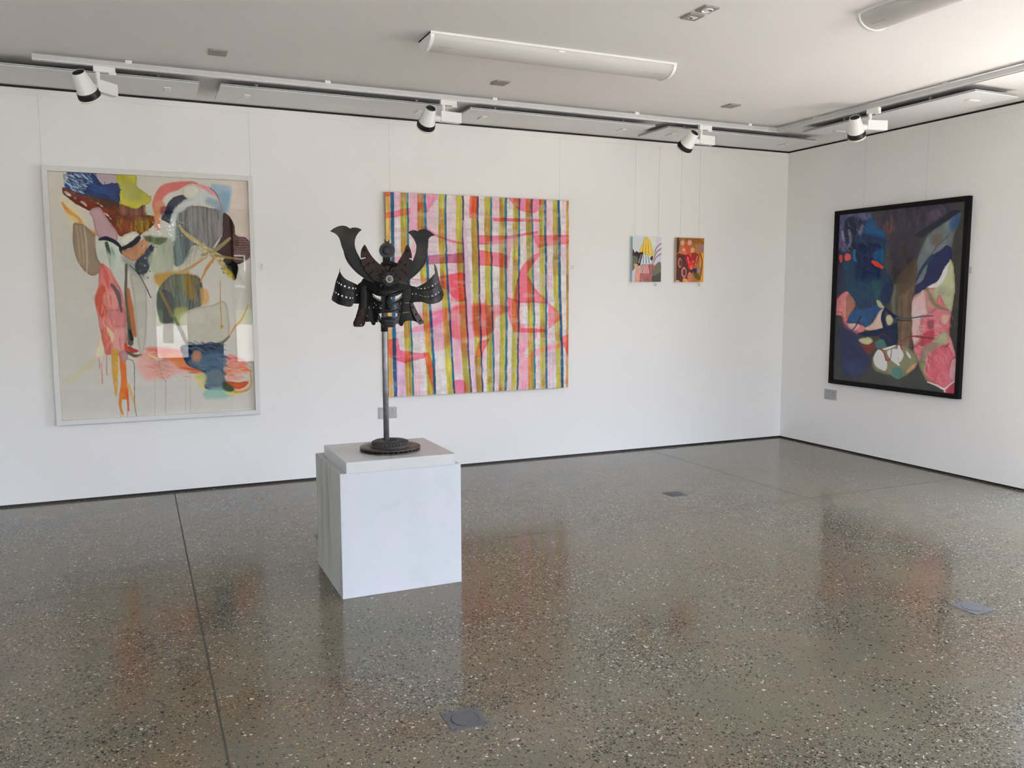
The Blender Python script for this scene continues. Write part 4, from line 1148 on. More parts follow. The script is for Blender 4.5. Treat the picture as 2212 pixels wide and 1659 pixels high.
# ---- 5: black-framed picture on the right wall -------------------------------------------------
Y0, Y1, Z0, Z1 = -2.097, -.691, .641, 2.268
o5 = (0, -1.394, 1.454)
A5 = thing('framed_painting', o5, 'large black-framed painting of dark blue and pink forms on the right wall', 'painting')
frame_mb(0, -.045, -.004, Y0, Y1, Z0, Z1, .038, o5).build('frame', M['black_frame'], A5, .0015)
MB().box(-.008, -.003, Y0+.02-o5[1], Y1-.02-o5[1], Z0+.02-o5[2], Z1-.02-o5[2]).build('backing_board', M['canvas_back'], A5)
MB().box(-.037, -.0345, Y0+.04-o5[1], Y1-.04-o5[1], Z0+.04-o5[2], Z1-.04-o5[2]).build('picture_glass', M['acrylic'], A5)
wires(A5, 0, o5, (-1.0, -1.66), Z1, -.006)
p = Paint(0, -.014, Y1-.035, Y0+.035, Z0+.035, Z1-.035, 420, 480, (1760, 400, .29532)); P_ = p.poly; S_ = p.stroke
p.ground((58, 60, 57))
P_([(140, 215), (390, 192), (440, 260), (512, 345), (520, 390), (512, 600), (565, 700), (565, 820), (480, 885), (330, 905), (268, 830), (225, 780), (205, 640), (150, 420)], (30, 52, 84), soft=6, warp=5)
P_([(140, 420), (200, 450), (210, 640), (230, 790), (140, 870)], (40, 44, 74), .9, 20)
P_([(160, 215), (390, 192), (420, 235), (330, 260), (250, 250), (215, 330), (230, 440), (290, 500), (180, 470), (150, 400)], (88, 88, 128), .9, 20, 12, streak=(20, 10), var=.2)
P_([(215, 290), (280, 228), (350, 262), (330, 330), (290, 380), (310, 500), (280, 520), (240, 430)], (30, 32, 52), .92, 16, 12)
p.hatch([(160, 230), (400, 210), (500, 330), (300, 480), (180, 440)], 60, 60, .9, 8, [(58, 60, 92), (104, 104, 142), (34, 36, 58), (80, 82, 120)], .55, .6)
S_([(250, 330), (262, 400), (250, 450)], [14, 22, 10], (140, 140, 168), .7, 16); S_([(203, 340), (210, 400)], [14, 18], (150, 150, 172), .7, 12)
S_([(345, 300), (330, 350)], [24, 30], (112, 110, 142), .7, 16)
P_([(390, 262), (440, 252), (505, 330), (510, 380), (440, 380), (370, 350)], (18, 78, 130), .92, 18, 8)
P_([(230, 560), (320, 600), (480, 690), (540, 760), (470, 830), (330, 850), (240, 760)], (26, 60, 88), .8, 24)
P_([(420, 690), (470, 680), (475, 800), (440, 830)], (36, 84, 84), .7, 24)
P_([(330, 370), (505, 380), (500, 560), (480, 680), (290, 680), (310, 480)], (22, 34, 72), .5, 20)
P_([(430, 500), (500, 460), (500, 560), (450, 560)], (18, 84, 138), .8, 18)
p.hatch([(230, 520), (500, 400), (550, 700), (470, 860), (300, 860), (230, 700)], 70, 70, .9, 12, [(24, 50, 80), (38, 68, 98), (26, 44, 88), (30, 72, 92)], .5, .5)
S_([(425, 560), (455, 578), (492, 602)], [22, 34, 20], (206, 58, 32), .97, 5)
S_([(290, 480), (288, 530), (302, 560)], [22, 20, 10], (30, 112, 156), .85, 8)
p.oval(241, 526, 24, 28, (220, 76, 74), soft=4); p.oval(190, 535, 12, 30, (206, 70, 60), soft=4)
S_([(190, 470), (200, 412), (235, 386), (280, 400)], [8, 5, 4, 3], (128, 40, 48), .9, 3)
P_([(440, 265), (560, 180), (800, 140), (1000, 128), (1008, 192), (880, 290), (740, 350), (620, 330), (520, 345)], (54, 48, 66), .9, 30, 10, streak=(40, 20), var=.25)
P_([(505, 300), (560, 260), (580, 330), (530, 360)], (112, 62, 58), .75, 30, dry=.4)
P_([(820, 210), (900, 180), (930, 230), (840, 260)], (88, 72, 98), .7, 30)
P_([(550, 360), (740, 350), (760, 500), (740, 560), (600, 760), (575, 650)], (50, 44, 58), .8, 20, 10)
p.hatch([(460, 250), (1000, 140), (880, 290), (560, 340)], 60, 60, 1.3, 9, [(70, 60, 82), (44, 42, 54), (90, 70, 84), (52, 48, 62)], .5, .4)
P_([(1060, 198), (1058, 262), (1022, 360), (1004, 430), (1000, 500), (940, 560), (880, 640), (800, 690), (745, 760), (738, 690), (748, 560), (785, 450), (835, 362), (930, 290)], (94, 104, 108), soft=6, warp=5, streak=(20, 14), var=.12)
P_([(1062, 196), (1058, 262), (1020, 340), (985, 300), (1000, 240)], (40, 72, 118), .85, 22)
P_([(1000, 186), (1060, 196), (960, 262), (870, 322), (780, 380), (745, 350), (880, 272)], (34, 36, 52), .96, 8)
P_([(860, 372), (930, 360), (920, 430), (860, 440)], (90, 78, 68), .8, 26)
S_([(985, 365), (900, 440), (850, 520)], 4, (50, 52, 60), .9, 3)
P_([(960, 440), (1002, 465), (1004, 520), (985, 562), (935, 640), (895, 708), (850, 732), (818, 748), (770, 790), (742, 806), (738, 740), (800, 680), (832, 570), (862, 512), (920, 480)], (32, 40, 80), warp=5)
S_([(862, 520), (800, 590), (742, 690), (700, 770)], [30, 24, 20, 14], (34, 50, 82), .95, 5)
P_([(712, 850), (802, 764), (850, 742), (930, 700), (1000, 560), (1026, 720), (1005, 905), (985, 1060), (1005, 1150), (1034, 1300), (1032, 1545), (945, 1490), (830, 1442), (765, 1300), (722, 1180)], (176, 122, 112), .95, 6)
P_([(990, 540), (1012, 600), (1026, 720), (1022, 800), (1002, 905), (985, 935), (955, 880), (900, 872), (865, 770), (930, 700), (968, 610)], (168, 172, 134), soft=5, streak=(16, 10), var=.1)
P_([(986, 560), (968, 640), (938, 705), (890, 748), (822, 748), (852, 728), (900, 700), (945, 612)], (212, 206, 202), .97, 5, 3)
P_([(900, 745), (960, 730), (950, 800), (905, 800)], (140, 138, 120), .6, 24)
P_([(600, 790), (690, 700), (742, 560), (742, 690), (722, 800), (712, 870), (714, 1180), (640, 1175), (598, 1140)], (102, 80, 62), soft=6, streak=(50, 5), var=.2)
P_([(590, 700), (700, 560), (742, 540), (742, 670), (690, 760), (600, 800)], (76, 64, 50), .85, 18)
P_([(560, 760), (610, 740), (620, 900), (590, 960), (560, 880)], (110, 100, 78), .8, 14)
S_([(610, 720), (600, 900), (610, 1120)], [34, 26, 16], (62, 64, 52), .75, 14)
P_([(712, 850), (760, 800), (802, 765), (812, 880), (822, 945), (775, 960), (770, 1100), (722, 1165), (710, 1000)], (204, 164, 162), soft=5)
P_([(830, 940), (895, 895), (970, 905), (985, 960), (985, 1060), (925, 1105), (865, 1110), (835, 1185), (785, 1248), (740, 1235), (722, 1190), (790, 1120), (778, 1000)], (196, 98, 108), soft=6, warp=6, streak=(14, 14), var=.2)
p.hatch([(790, 960), (970, 910), (980, 1050), (830, 1180), (740, 1220)], 50, 50, .8, 9, [(214, 120, 128), (170, 70, 84), (226, 150, 150), (186, 84, 96)], .5, .6)
P_([(800, 1085), (870, 1060), (865, 1140), (800, 1180), (760, 1160)], (170, 54, 70), .85, 16)
P_([(820, 950), (960, 905), (970, 960), (900, 1000)], (200, 110, 122), .8, 18)
P_([(835, 985), (880, 990), (860, 1050), (830, 1040)], (128, 62, 70), .7, 16)
P_([(940, 950), (985, 960), (960, 1010), (930, 1000)], (190, 170, 140), .8, 14)
P_([(912, 796), (952, 880), (930, 890), (890, 862)], (200, 112, 112), soft=6)
S_([(820, 752), (862, 850), (905, 890), (972, 912)], [16, 32, 24, 16], (116, 108, 82), .9, 8)
P_([(875, 1140), (950, 1065), (978, 1130), (955, 1168), (890, 1162)], (156, 156, 122), soft=8)
P_([(790, 1180), (890, 1150), (890, 1200), (830, 1250), (770, 1320)], (130, 112, 100), .85, 16)
P_([(980, 1115), (1005, 1150), (1028, 1250), (1000, 1260), (955, 1180)], (208, 124, 130), soft=6)
P_([(760, 1290), (820, 1300), (835, 1445), (790, 1380)], (122, 118, 82), soft=10)
P_([(850, 1228), (960, 1168), (1015, 1240), (1032, 1300), (1030, 1430), (945, 1488), (850, 1445), (812, 1380), (820, 1290)], (206, 92, 108), soft=6, streak=(10, 8), var=.12)
p.hatch([(840, 1240), (1000, 1220), (1020, 1420), (930, 1470), (830, 1400)], 40, 70, 1.2, 14, [(216, 112, 124), (190, 76, 92), (222, 134, 142)], .45, .4, 6)
P_([(1000, 1270), (1034, 1290), (1030, 1430), (990, 1400)], (222, 142, 152), .85, 14)
P_([(940, 1492), (1030, 1432), (1030, 1545), (960, 1540)], (176, 58, 76), soft=5)
S_([(825, 1440), (890, 1462), (945, 1492), (985, 1462), (1030, 1430)], [8, 12, 14, 10, 9], (214, 198, 188), .97, 4)
S_([(945, 1490), (958, 1545)], [12, 7], (214, 198, 188), .95, 4)
S_([(980, 1160), (955, 1185)], [10, 6], (110, 40, 52), .9, 4); S_([(1022, 1260), (1000, 1280), (985, 1330)], [9, 6, 4], (130, 50, 60), .9, 4)
P_([(135, 862), (180, 810), (228, 778), (262, 805), (292, 870), (262, 950), (232, 1002), (282, 1010), (332, 1022), (375, 1050), (322, 1098), (265, 1072), (212, 1040), (203, 965), (135, 940)], (206, 110, 112), soft=5, streak=(12, 12), var=.18)
P_([(238, 800), (268, 812), (295, 880), (240, 975), (228, 940)], (156, 104, 84), .9, 8)
P_([(250, 1012), (330, 1022), (300, 1062), (255, 1050)], (222, 172, 168), .85, 12)
S_([(140, 925), (200, 940), (215, 1020), (300, 1085)], 9, (176, 62, 76), .85, 6)
P_([(240, 1002), (270, 930), (310, 905), (420, 890), (470, 878), (518, 905), (445, 960), (385, 1035), (330, 1008)], (36, 74, 126), soft=6)
P_([(470, 930), (505, 908), (492, 1000), (502, 1042), (450, 1062), (365, 1052), (420, 1008)], (204, 170, 154), soft=6)
P_([(452, 836), (482, 850), (516, 902), (465, 885)], (168, 168, 122), soft=4)
P_([(320, 1085), (450, 1058), (580, 1018), (604, 1000), (604, 1155), (545, 1182), (462, 1112), (345, 1102)], (22, 36, 66), soft=6)
S_([(516, 895), (497, 965), (512, 1045)], [14, 30, 22], (20, 32, 62)); S_([(518, 902), (560, 945), (606, 975)], [18, 26, 30], (20, 32, 62))
p.oval(545, 985, 26, 40, (180, 170, 140), soft=5)
P_([(520, 720), (575, 730), (560, 830), (520, 880), (480, 820)], (24, 40, 78), .9, 10)
S_([(335, 960), (300, 1030), (270, 1062)], [14, 9, 6], (24, 40, 70), .9, 4)
S_([(596, 972), (690, 972), (770, 962), (868, 955)], [16, 9, 11, 7], (58, 72, 86), .95, 4); S_([(612, 990), (706, 990)], [10, 8], (48, 44, 44), .9, 4)
P_([(185, 1030), (320, 1105), (420, 1200), (402, 1295), (345, 1375), (265, 1398), (195, 1350)], (40, 46, 86), .9, 60, 8)
P_([(230, 1300), (350, 1290), (340, 1370), (260, 1390)], (50, 60, 104), .7, 40)
P_([(330, 1158), (445, 1168), (405, 1240), (352, 1195)], (116, 50, 40), .9, 12)
P_([(322, 1128), (400, 1112), (428, 1145), (382, 1166), (335, 1152)], (172, 168, 126), soft=6)
P_([(440, 1150), (500, 1130), (525, 1190), (470, 1215)], (64, 112, 108), .85, 12)
P_([(432, 1240), (560, 1180), (660, 1175), (748, 1250), (742, 1320), (680, 1385), (602, 1418), (560, 1390), (480, 1374), (425, 1330)], (116, 116, 86), soft=10)
P_([(560, 1385), (602, 1418), (642, 1385), (622, 1335), (570, 1340)], (68, 114, 108), .9, 14)
P_([(680, 1345), (748, 1295), (720, 1350), (670, 1375)], (190, 136, 92), .9, 12)
WH = (216, 212, 206)
P_([(430, 1262), (460, 1205), (505, 1222), (530, 1300), (518, 1355), (480, 1346), (440, 1315)], WH, soft=4, warp=2)
P_([(532, 1212), (600, 1200), (608, 1270), (622, 1322), (570, 1290), (540, 1255)], WH, soft=4, warp=2)
P_([(612, 1168), (640, 1210), (650, 1250), (622, 1296), (604, 1240)], WH, soft=4, warp=2)
P_([(670, 1212), (702, 1250), (698, 1268), (675, 1240)], WH, soft=4, warp=1); P_([(500, 1196), (592, 1168), (580, 1184), (520, 1204)], WH, soft=4, warp=1)
S_([(470, 1190), (505, 1225), (522, 1280), (552, 1268), (562, 1200)], [9, 10, 12, 7, 5], (146, 44, 52), .92, 3)
S_([(440, 1135), (488, 1090), (530, 1108), (548, 1150)], [8, 7, 6, 5], (100, 40, 46), .9, 3)
S_([(632, 1145), (700, 1106), (780, 1110), (868, 1122)], [8, 8, 16, 12], (116, 42, 50), .85, 5); S_([(625, 1165), (640, 1200)], [12, 14], (156, 48, 50), .9, 4)
p.C *= (1+.20*(p.fbm(30, 30, 4)-.5))[..., None]
p.build('painted_board', A5, o5, L5, HZ5, rough=.6, spec=.1, desat=.12)

# ---- title cards ------------------------------------------------------------------------------
def card(loc, rz, w, h, label, tilt=0.0, m='card', lines=3):
    t = thing('picture_title_card', loc, label, 'label card', rz=rz)
    n = 6; V = []; F = []
    for j in range(2):
        for i in range(n+1):
            x = -w/2+w*i/n; V.append((x, -.002-tilt*((i/n)**2), (-h/2, h/2)[j])); 
    V += [(x, y+.0012, z) for x, y, z in V]
    k = 2*(n+1)
    for i in range(n):
        a = i; b = i+n+1
        F += [(a, a+1, b+1, b), (k+a+1, k+a, k+b, k+b+1), (a+1, a, k+a, k+a+1), (b, b+1, k+b+1, k+b)]
    F += [(0, n+1, k+n+1, k), (n, k+n, k+2*n+1, 2*n+1)]
    MB().add(V, F).build('card_sheet', M[m], t)
    ink = MB()
    for q in range(lines):
        z = h*(.28-.26*q); ink.box(-w*.36, w*(.32-.12*q), -.0034, -.0021, z-h*.035, z+h*.035)
    if tilt == 0: ink.build('print', M['card_ink'], t)
    return t
card((-5.222, -.004, 1.712), 0, .052, .05, 'white title card curling off the wall right of the white-framed painting', .02)
card((-2.470, -.004, 1.737), 0, .066, .048, 'white title card on the wall right of the striped canvas')
card((-1.581, -.004, 1.584), 0, .030, .030, 'tiny grey title card under the canvas with the yellow cone', m='perspex', lines=2)
card((-1.077, -.004, 1.585), 0, .030, .030, 'tiny grey title card under the red petal canvas', m='perspex', lines=2)
card((-.004, -2.100, 1.683), radians(-90), .045, .055, 'small title card on the right wall beside the black frame', m='perspex', lines=2)

# ================================================================ plinth and sculpture
PB = (-5.241, -4.614, -2.786, -2.182, .6295)
pl = thing('plinth', ((PB[0]+PB[1])/2, (PB[2]+PB[3])/2, 0), 'scuffed white box plinth carrying the metal helmet sculpture', 'plinth')
hx, hy = (PB[1]-PB[0])/2, (PB[3]-PB[2])/2
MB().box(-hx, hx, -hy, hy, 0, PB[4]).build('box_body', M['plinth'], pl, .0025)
sb = thing('plinth_slab', (-4.9265, -2.525, PB[4]), 'thick white square slab lying on top of the plinth', 'slab')
MB().box(-.2825, .2825, -.265, .265, 0, .0555).build('slab_board', M['slab'], sb, .0015)
ST = PB[4]+.0555

M['gun'] = mottled('blackened_steel', (.006, .006, .0065), (.012, .0115, .011), 14, rough=.36, metal=.0, spec=.14, bump=.12, bscale=90)
M['gun_worn'] = mottled('worn_dark_steel', (.008, .008, .009), (.024, .022, .018), 7, rough=.40, metal=.0, spec=.14, lo=.42, hi=.72)
M['horn'] = mottled('heat_stained_horn_steel', (.007, .0075, .0085), (.048, .040, .029), 5.5, rough=.42, metal=.0, spec=.16, lo=.50, hi=.78)
M['rust'] = mottled('dark_brown_rusted_steel', (.016, .010, .010), (.030, .0135, .009), 12, rough=.5, metal=.0, spec=.15)
M['graphite'] = mottled('graphite_gear', (.024, .026, .029), (.030, .031, .034), 20, rough=.5, metal=.0, spec=.2)
M['pole'] = mottled('bare_steel_pole', (.16, .16, .165), (.24, .24, .245), 18, rough=.38, metal=.65)
M['disc'] = mottled('rusted_brake_disc', (.045, .034, .032), (.075, .052, .046), 9, rough=.33, metal=.5)
M['cast'] = mottled('cast_iron_hub', (.024, .024, .023), (.045, .043, .041), 22, rough=.5, metal=.2, bump=.2, bscale=120)
M['washer'] = mottled('pale_steel_washer', (.20, .19, .165), (.15, .14, .12), 30, rough=.5, metal=.2)
M['bolt'] = mottled('brown_bolt_head', (.10, .065, .05), (.16, .11, .09), 60, rough=.4, metal=.6)
M['lame'] = mottled('brown_strap_steel', (.040, .032, .030), (.055, .045, .042), 16, rough=.5, metal=.0, spec=.3)

DC = on_plane(843, 963.5, 2, ST+.020)
YS = float(DC[1])+.035                     # plane of the pole
sculp = thing('samurai_helmet_sculpture', (DC[0], DC[1], ST), 'black helmet and mask sculpture welded from scrap metal on a pole', 'sculpture')
OS = np.array([DC[0], DC[1], ST])
def S(px, py, dy=0.0):
    return on_plane(px, py, 1, YS+dy)-OS
class Crop:
    def __init__(s, ox, oy, k): s.ox, s.oy, s.k = ox, oy, k
    def __call__(s, pts): return [(s.ox+x*s.k, s.oy+y*s.k) for x, y in pts]
kk = 120/2212
K1, K2, K3, K4, K5, K6, K7, K8 = [Crop(x, y, kk) for x, y in ((700, 480), (770, 500), (860, 480), (700, 570), (780, 560), (870, 560), (750, 620), (830, 620))]
def flat(dy, th=.004):
    return lambda x, y, s: S(x, y, dy+s*th)
def px(pts, dy): return [S(x, y, dy) for x, y in pts]
SM = .0025    # metres per photo pixel at the sculpture (about)

# brake-disc foot with its hub
R = .1585; dt = .022
d = MB()
d.lathe([(.075, .0215), (R-.001, .0215), (R, .0205), (R, .0145), (R-.012, .0140), (.075, .0140)], n=72, close=True)
d.lathe([(.075, 0), (R-.001, 0), (R, .001), (R, .0065), (R-.012, .0070), (.075, .0070)], n=72, close=True)
dsk = d.build('brake_disc', M['disc'], sculp)
vn = MB()
for i in range(36):
    a = 2*pi*i/36; u = Vector((cos(a), sin(a), 0)); w = Vector((-sin(a), cos(a), 0))*.0022
    A, B = u*.085, u*(R-.004)
    vn.add([A-w, A+w, B+w, B-w]+[q+Vector((0, 0, .0144)) for q in (A-w, A+w, B+w, B-w)], [(0, 1, 2, 3), (7, 6, 5, 4), (0, 4, 5, 1), (1, 5, 6, 2), (2, 6, 7, 3), (3, 7, 4, 0)])
vn.build('cooling_vanes', M['cast'], dsk)
h = MB().lathe([(.100, .0215), (.100, .026), (.092, .032), (.090, .046), (.084, .052), (.040, .053), (.036, .050), (.036, .024), (.100, .0214)], n=64)
for i in range(30):
    a = 2*pi*i/30; u = Vector((cos(a), sin(a), 0)); h.ball(u*.0915+Vector((0, 0, .038)), .0055, .0055, .011, 8, 6)
hub = h.build('hub', M['cast'], sculp)
nb = MB()
for i in range(5):
    a = 2*pi*i/5+.4; nb.cyl((cos(a)*.061, sin(a)*.061, .050), (cos(a)*.061, sin(a)*.061, .0535), .0075, n=16)
nb.build('stud_holes', M['dark_slot'], hub)
# pole
pb = S(834.7, 945, 0); ptop = S(833.3, 625, 0)
MB().cyl((pb[0], pb[1], .048), (pb[0], pb[1], ptop[2]), .0148, n=32).build('pole', M['pole'], sculp)
PX = pb[0]

# helmet bowl
c = S(843, 614, .022)
bw = MB(); n, mm = 40, 14; V = []; F = []
for j in range(mm+1):
    th = (pi/2)*j/mm
    for i in range(n):
        a = 2*pi*i/n; V.append((c[0]+.102*sin(th)*cos(a), c[1]+.080*sin(th)*sin(a), c[2]+.118*cos(th)))
for j in range(mm):
    for i in range(n): F.append((j*n+i, (j+1)*n+i, (j+1)*n+(i+1) % n, j*n+(i+1) % n))
bowl = bw.add(V, F, True).build('helmet_bowl', M['gun'], sculp)
so_ = bowl.modifiers.new('thickness', 'SOLIDIFY'); so_.thickness = .003
for q in ((825, 569), (855, 570), (816, 575), (846, 566)):
    w = S(*q, -.045); MB().ball(w, .0055, .004, .0055, 12, 8).build('rivet', M['gun_worn'], bowl)

# horns (kuwagata)
hl = K1([(240, 360), (380, 250), (560, 165), (740, 135), (880, 160), (980, 215), (1040, 250), (1120, 220), (1250, 212), (1380, 240), (1490, 305), (1400, 390), (1300, 530), (1240, 680), (1220, 850), (1240, 1000), (1290, 1150), (1370, 1310), (1460, 1480)])
hl_in = K4([(1560, 60), (1800, 150), (2100, 420), (2200, 700)])
hl_low = K4([(2020, 672), (1750, 565), (1500, 425), (1290, 255), (1080, 20)])
hl_out = K1([(870, 1310), (790, 1180), (700, 960), (640, 740), (590, 620), (520, 520), (420, 440)])
def horn(tip, inner, low, outer, rim_a, name):
    tipS = spline(tip, False, 4); O = [tuple(q) for q in tipS]+[tuple(q) for q in spline(inner, False, 4)]+[tuple(q) for q in spline(low, False, 4)]+[tuple(q) for q in spline(outer, False, 4)]
    # bend: the tips lean a little forward
    def pl_(x, y, s): return S(x, y, -.072+s*.0045)
    ob = sheet(MB(), O, [], pl_, 0).build(name, M['horn'], sculp, .0006)
    # edge flange along the outer curve
    f = [tuple(q) for q in spline(rim_a, True, 3)]
    sheet(MB(), f, [], lambda x, y, s: S(x, y, -.066+s*.016), 0).build('edge_rim', M['gun'], ob, .0008)
    return ob
horn(hl, hl_in, hl_low, hl_out, K1([(780, 1150), (830, 1380), (880, 1500), (960, 1640)])+K4([(1130, 190), (1300, 360), (1500, 510), (1700, 640), (1960, 742), (2060, 620), (1790, 510), (1540, 370), (1330, 200), (1130, -30)])+K1([(950, 1330)]), 'horn')
hr = K3([(580, 1540), (640, 1380), (700, 1200), (725, 1000), (710, 870), (650, 720), (560, 580), (470, 480), (400, 395), (500, 340), (620, 315), (720, 330), (785, 355), (850, 305), (960, 275), (1070, 280), (1180, 315), (1320, 400), (1460, 522), (1330, 560), (1240, 630), (1210, 720), (1200, 880), (1190, 1020), (1130, 1240)])
hr_out = K6([(860, 0), (780, 170), (640, 345), (460, 515), (240, 675), (0, 825)])
hr_in = K6([(-120, 760), (60, 420), (240, 200), (330, 60)])
horn(hr, hr_out, hr_in[:3], [hr_in[3]]+[hr[0]], K3([(1150, 1200)])+K6([(950, 20), (870, 220), (740, 400), (560, 590), (380, 740), (160, 890), (20, 940), (-60, 850), (-30, 770), (205, 620), (420, 460), (590, 300), (730, 140), (820, -60)]), 'horn')

# brown crescent plates with slots and rivets
cl = K2([(325, 515), (285, 560), (250, 610), (190, 720), (165, 860), (165, 1000), (172, 1065), (360, 1028), (370, 1058), (176, 1106), (190, 1200), (222, 1340), (250, 1392), (352, 1370)])+K5([(170, 300), (112, 380), (180, 480), (290, 600), (320, 602), (470, 462), (480, 470), (332, 640), (400, 740), (520, 840), (640, 895), (800, 930), (1090, 930), (1090, 560), (1060, 380), (940, 290), (850, 262)])+K2([(850, 1240), (750, 1140), (640, 1020), (540, 880), (450, 720), (390, 600)])
cr = K3([(370, 885), (310, 960), (250, 1140), (150, 1330), (0, 1560)])+K5([(1430, 175), (1470, 215), (1455, 262), (1400, 292), (1250, 330), (1130, 400), (1110, 560), (1110, 930), (1400, 930), (1600, 860), (1740, 750), (1822, 652), (1685, 488), (1695, 478), (1850, 590), (1900, 588), (1940, 520), (1985, 400), (1955, 340), (1925, 290), (2000, 270), (2030, 180)])+K3([(575, 1550), (535, 1492), (418, 1456), (420, 1436), (555, 1432), (540, 1260), (500, 1100), (440, 960)])
cresc = []
for O in (cl, cr):
    cresc.append(sheet(MB(), O, [], lambda x, y, s: S(x, y, -.084+s*.006), 0).build('crescent_plate', M['rust'], sculp, .0007))
def dome(par, name, pxy, r, dy, m, flat_=.42):
    r = r*.86
    w = S(*pxy, dy); b = MB()
    b.lathe([(0, r*flat_), (r*.45, r*flat_*.9), (r*.8, r*flat_*.5), (r, 0), (r, -.002), (0, -.002)], (0, -1, 0), w, 18)
    return b.build(name, M[m], par)
for i, (q, r) in enumerate(((K2([(335, 755)])[0], .010), (K2([(500, 1320)])[0], .010), (K2([(690, 1225)])[0], .0055), (K2([(405, 1030)])[0], .005), (K5([(520, 420)])[0], .0058), (K5([(845, 455)])[0], .0055), (K5([(735, 615)])[0], .0095), (K5([(650, 785)])[0], .0055))):
    dome(cresc[0], 'rivet', q, r, -.084, 'gun_worn')
for q, r in ((K2([(2055, 775)])[0], .010), (K5([(1780, 230)])[0], .0095), (K5([(1600, 120)])[0], .0055), (K3([(385, 1420)])[0], .005), (K5([(1630, 430)])[0], .006), (K5([(1310, 450)])[0], .0055), (K5([(1420, 620)])[0], .009), (K5([(1560, 785)])[0], .0055)):
    dome(cresc[1], 'rivet', q, r, -.084, 'gun_worn')

# gear crest on its stem with an open spanner end
sw0 = S(*K2([(1210, 1290)])[0], -.055); sw1 = S(*K2([(1212, 1040)])[0], -.055)
st_ = MB().lathe([(0, 0), (.024, 0), (.024, .007), (.0185, .012), (.0165, .024), (.0185, .034), (0, .034)], (0, 0, 1), sw0, 28)
for i in range(8):
    a = 2*pi*i/8; st_.tube([(sw0[0]+.0175*cos(a), sw0[1]+.0175*sin(a), sw0[2]+.010), (sw0[0]+.0165*cos(a), sw0[1]+.0165*sin(a), sw0[2]+.033)], .003, 6)
st_.build('crest_stem', M['gun'], sculp)
gc = K2([(1215, 755)])[0]; NT = 46; g = []
for i in range(NT):
    a = 2*pi*i/NT
    for da, rr in ((0, 16.1), (.035, 17.9), (.075, 17.9), (.11, 16.1)): g.append((gc[0]+rr*cos(a+da), gc[1]+rr*sin(a+da)))
gear = sheet(MB(), g, [], lambda x, y, s: S(x, y, -.072+s*.022), 0).build('crest_gear', M['graphite'], sculp)
w = S(*gc, -.072)
MB().lathe([(0, .010), (.018, .0105), (.0205, .0085), (.0205, .002), (.024, 0), (.024, -.002), (0, -.002)], (0, -1, 0), w, 36).build('gear_boss', M['graphite'], gear)
jaw = K2([(1135, 300), (1118, 340), (1112, 385), (1130, 430), (1160, 470), (1180, 500), (1260, 500), (1280, 470), (1305, 430), (1312, 380), (1300, 335), (1280, 300), (1272, 330), (1278, 370), (1250, 398), (1214, 408), (1178, 395), (1155, 365), (1150, 330)])
sheet(MB(), jaw, [], lambda x, y, s: S(x, y, -.066+s*.010), 0).build('spanner_jaw', M['gun'], sculp, .0006)
tri = K5([(960, 262), (1130, 262), (1140, 330), (1060, 480), (1000, 400)])
sheet(MB(), tri, [], lambda x, y, s: S(x, y, -.090+s*.012), 0).build('forehead_wedge', M['gun'], sculp, .001)

# sprocket with ring of holes plugged by rivets, washer and bolt
sc_ = K5([(1120, 790)])[0]; spk = []; NS = 18
for i in range(NS):
    a = 2*pi*i/NS
    for da, rr in ((-.09, 15.6), (-.045, 18.6), (-.015, 20.9), (.015, 20.9), (.045, 18.6), (.09, 15.6), (.174, 14.6)): spk.append((sc_[0]+rr*cos(a+da), sc_[1]+rr*sin(a+da)))
spr = sheet(MB(), spk, [], lambda x, y, s: S(x, y, -.096+s*.008), 0).build('sprocket', M['gun'], sculp, .0005)
for q in ((1005, 610), (1190, 605), (895, 750), (1330, 730), (930, 930), (1350, 900), (1070, 1040), (1245, 1030)):
    dome(spr, 'rivet', K5([q])[0], .0058, -.096, 'gun_worn')
w = S(*sc_, -.096)
wa = MB().lathe([(.010, .006), (.0190, .006), (.0205, .0045), (.0205, -.001), (.010, -.001)], (0, -1, 0), w, 36, False, True).build('washer', M['washer'], spr)
MB().lathe([(0, .010), (.006, .0095), (.0095, .007), (.0112, .003), (.0112, -.001), (0, -.001)], (0, -1, 0), w, 24).build('bolt_head', M['bolt'], spr)

# visor brim: a shallow dish swept forward
xc = sc_[0]
def visor_place(x, y, s):
    t = (x-xc)/56.0; return S(x, y, -.088+.085*t*t+(.004 if s else 0)-.020*max(0, (y-612)/16))
vo = K5([(95, 764), (10, 890), (-140, 1015), (-60, 1095), (380, 1222), (700, 1247), (1100, 1252), (1700, 1215), (2000, 1078), (1880, 985), (1820, 905), (1640, 860), (1400, 800), (1100, 760), (700, 780), (400, 800)])
vis = sheet(MB(), [tuple(q) for q in spline(vo, True, 3)], [], visor_place, 0, grid=5).build('visor', M['gun'], sculp)
ve = K5([(-10, 1112), (380, 1224), (700, 1249), (1100, 1254), (1700, 1217), (2000, 1080)])
MB().tube([visor_place(x, y, 0) for x, y in spline(ve, False, 8)], .0022, 8).build('rolled_edge', M['gun_worn'], vis)
for q in ((775, 1050), (1480, 1040)):
    dome(vis, 'rivet', K5([q])[0], .012, -.101, 'gun_worn', .7)

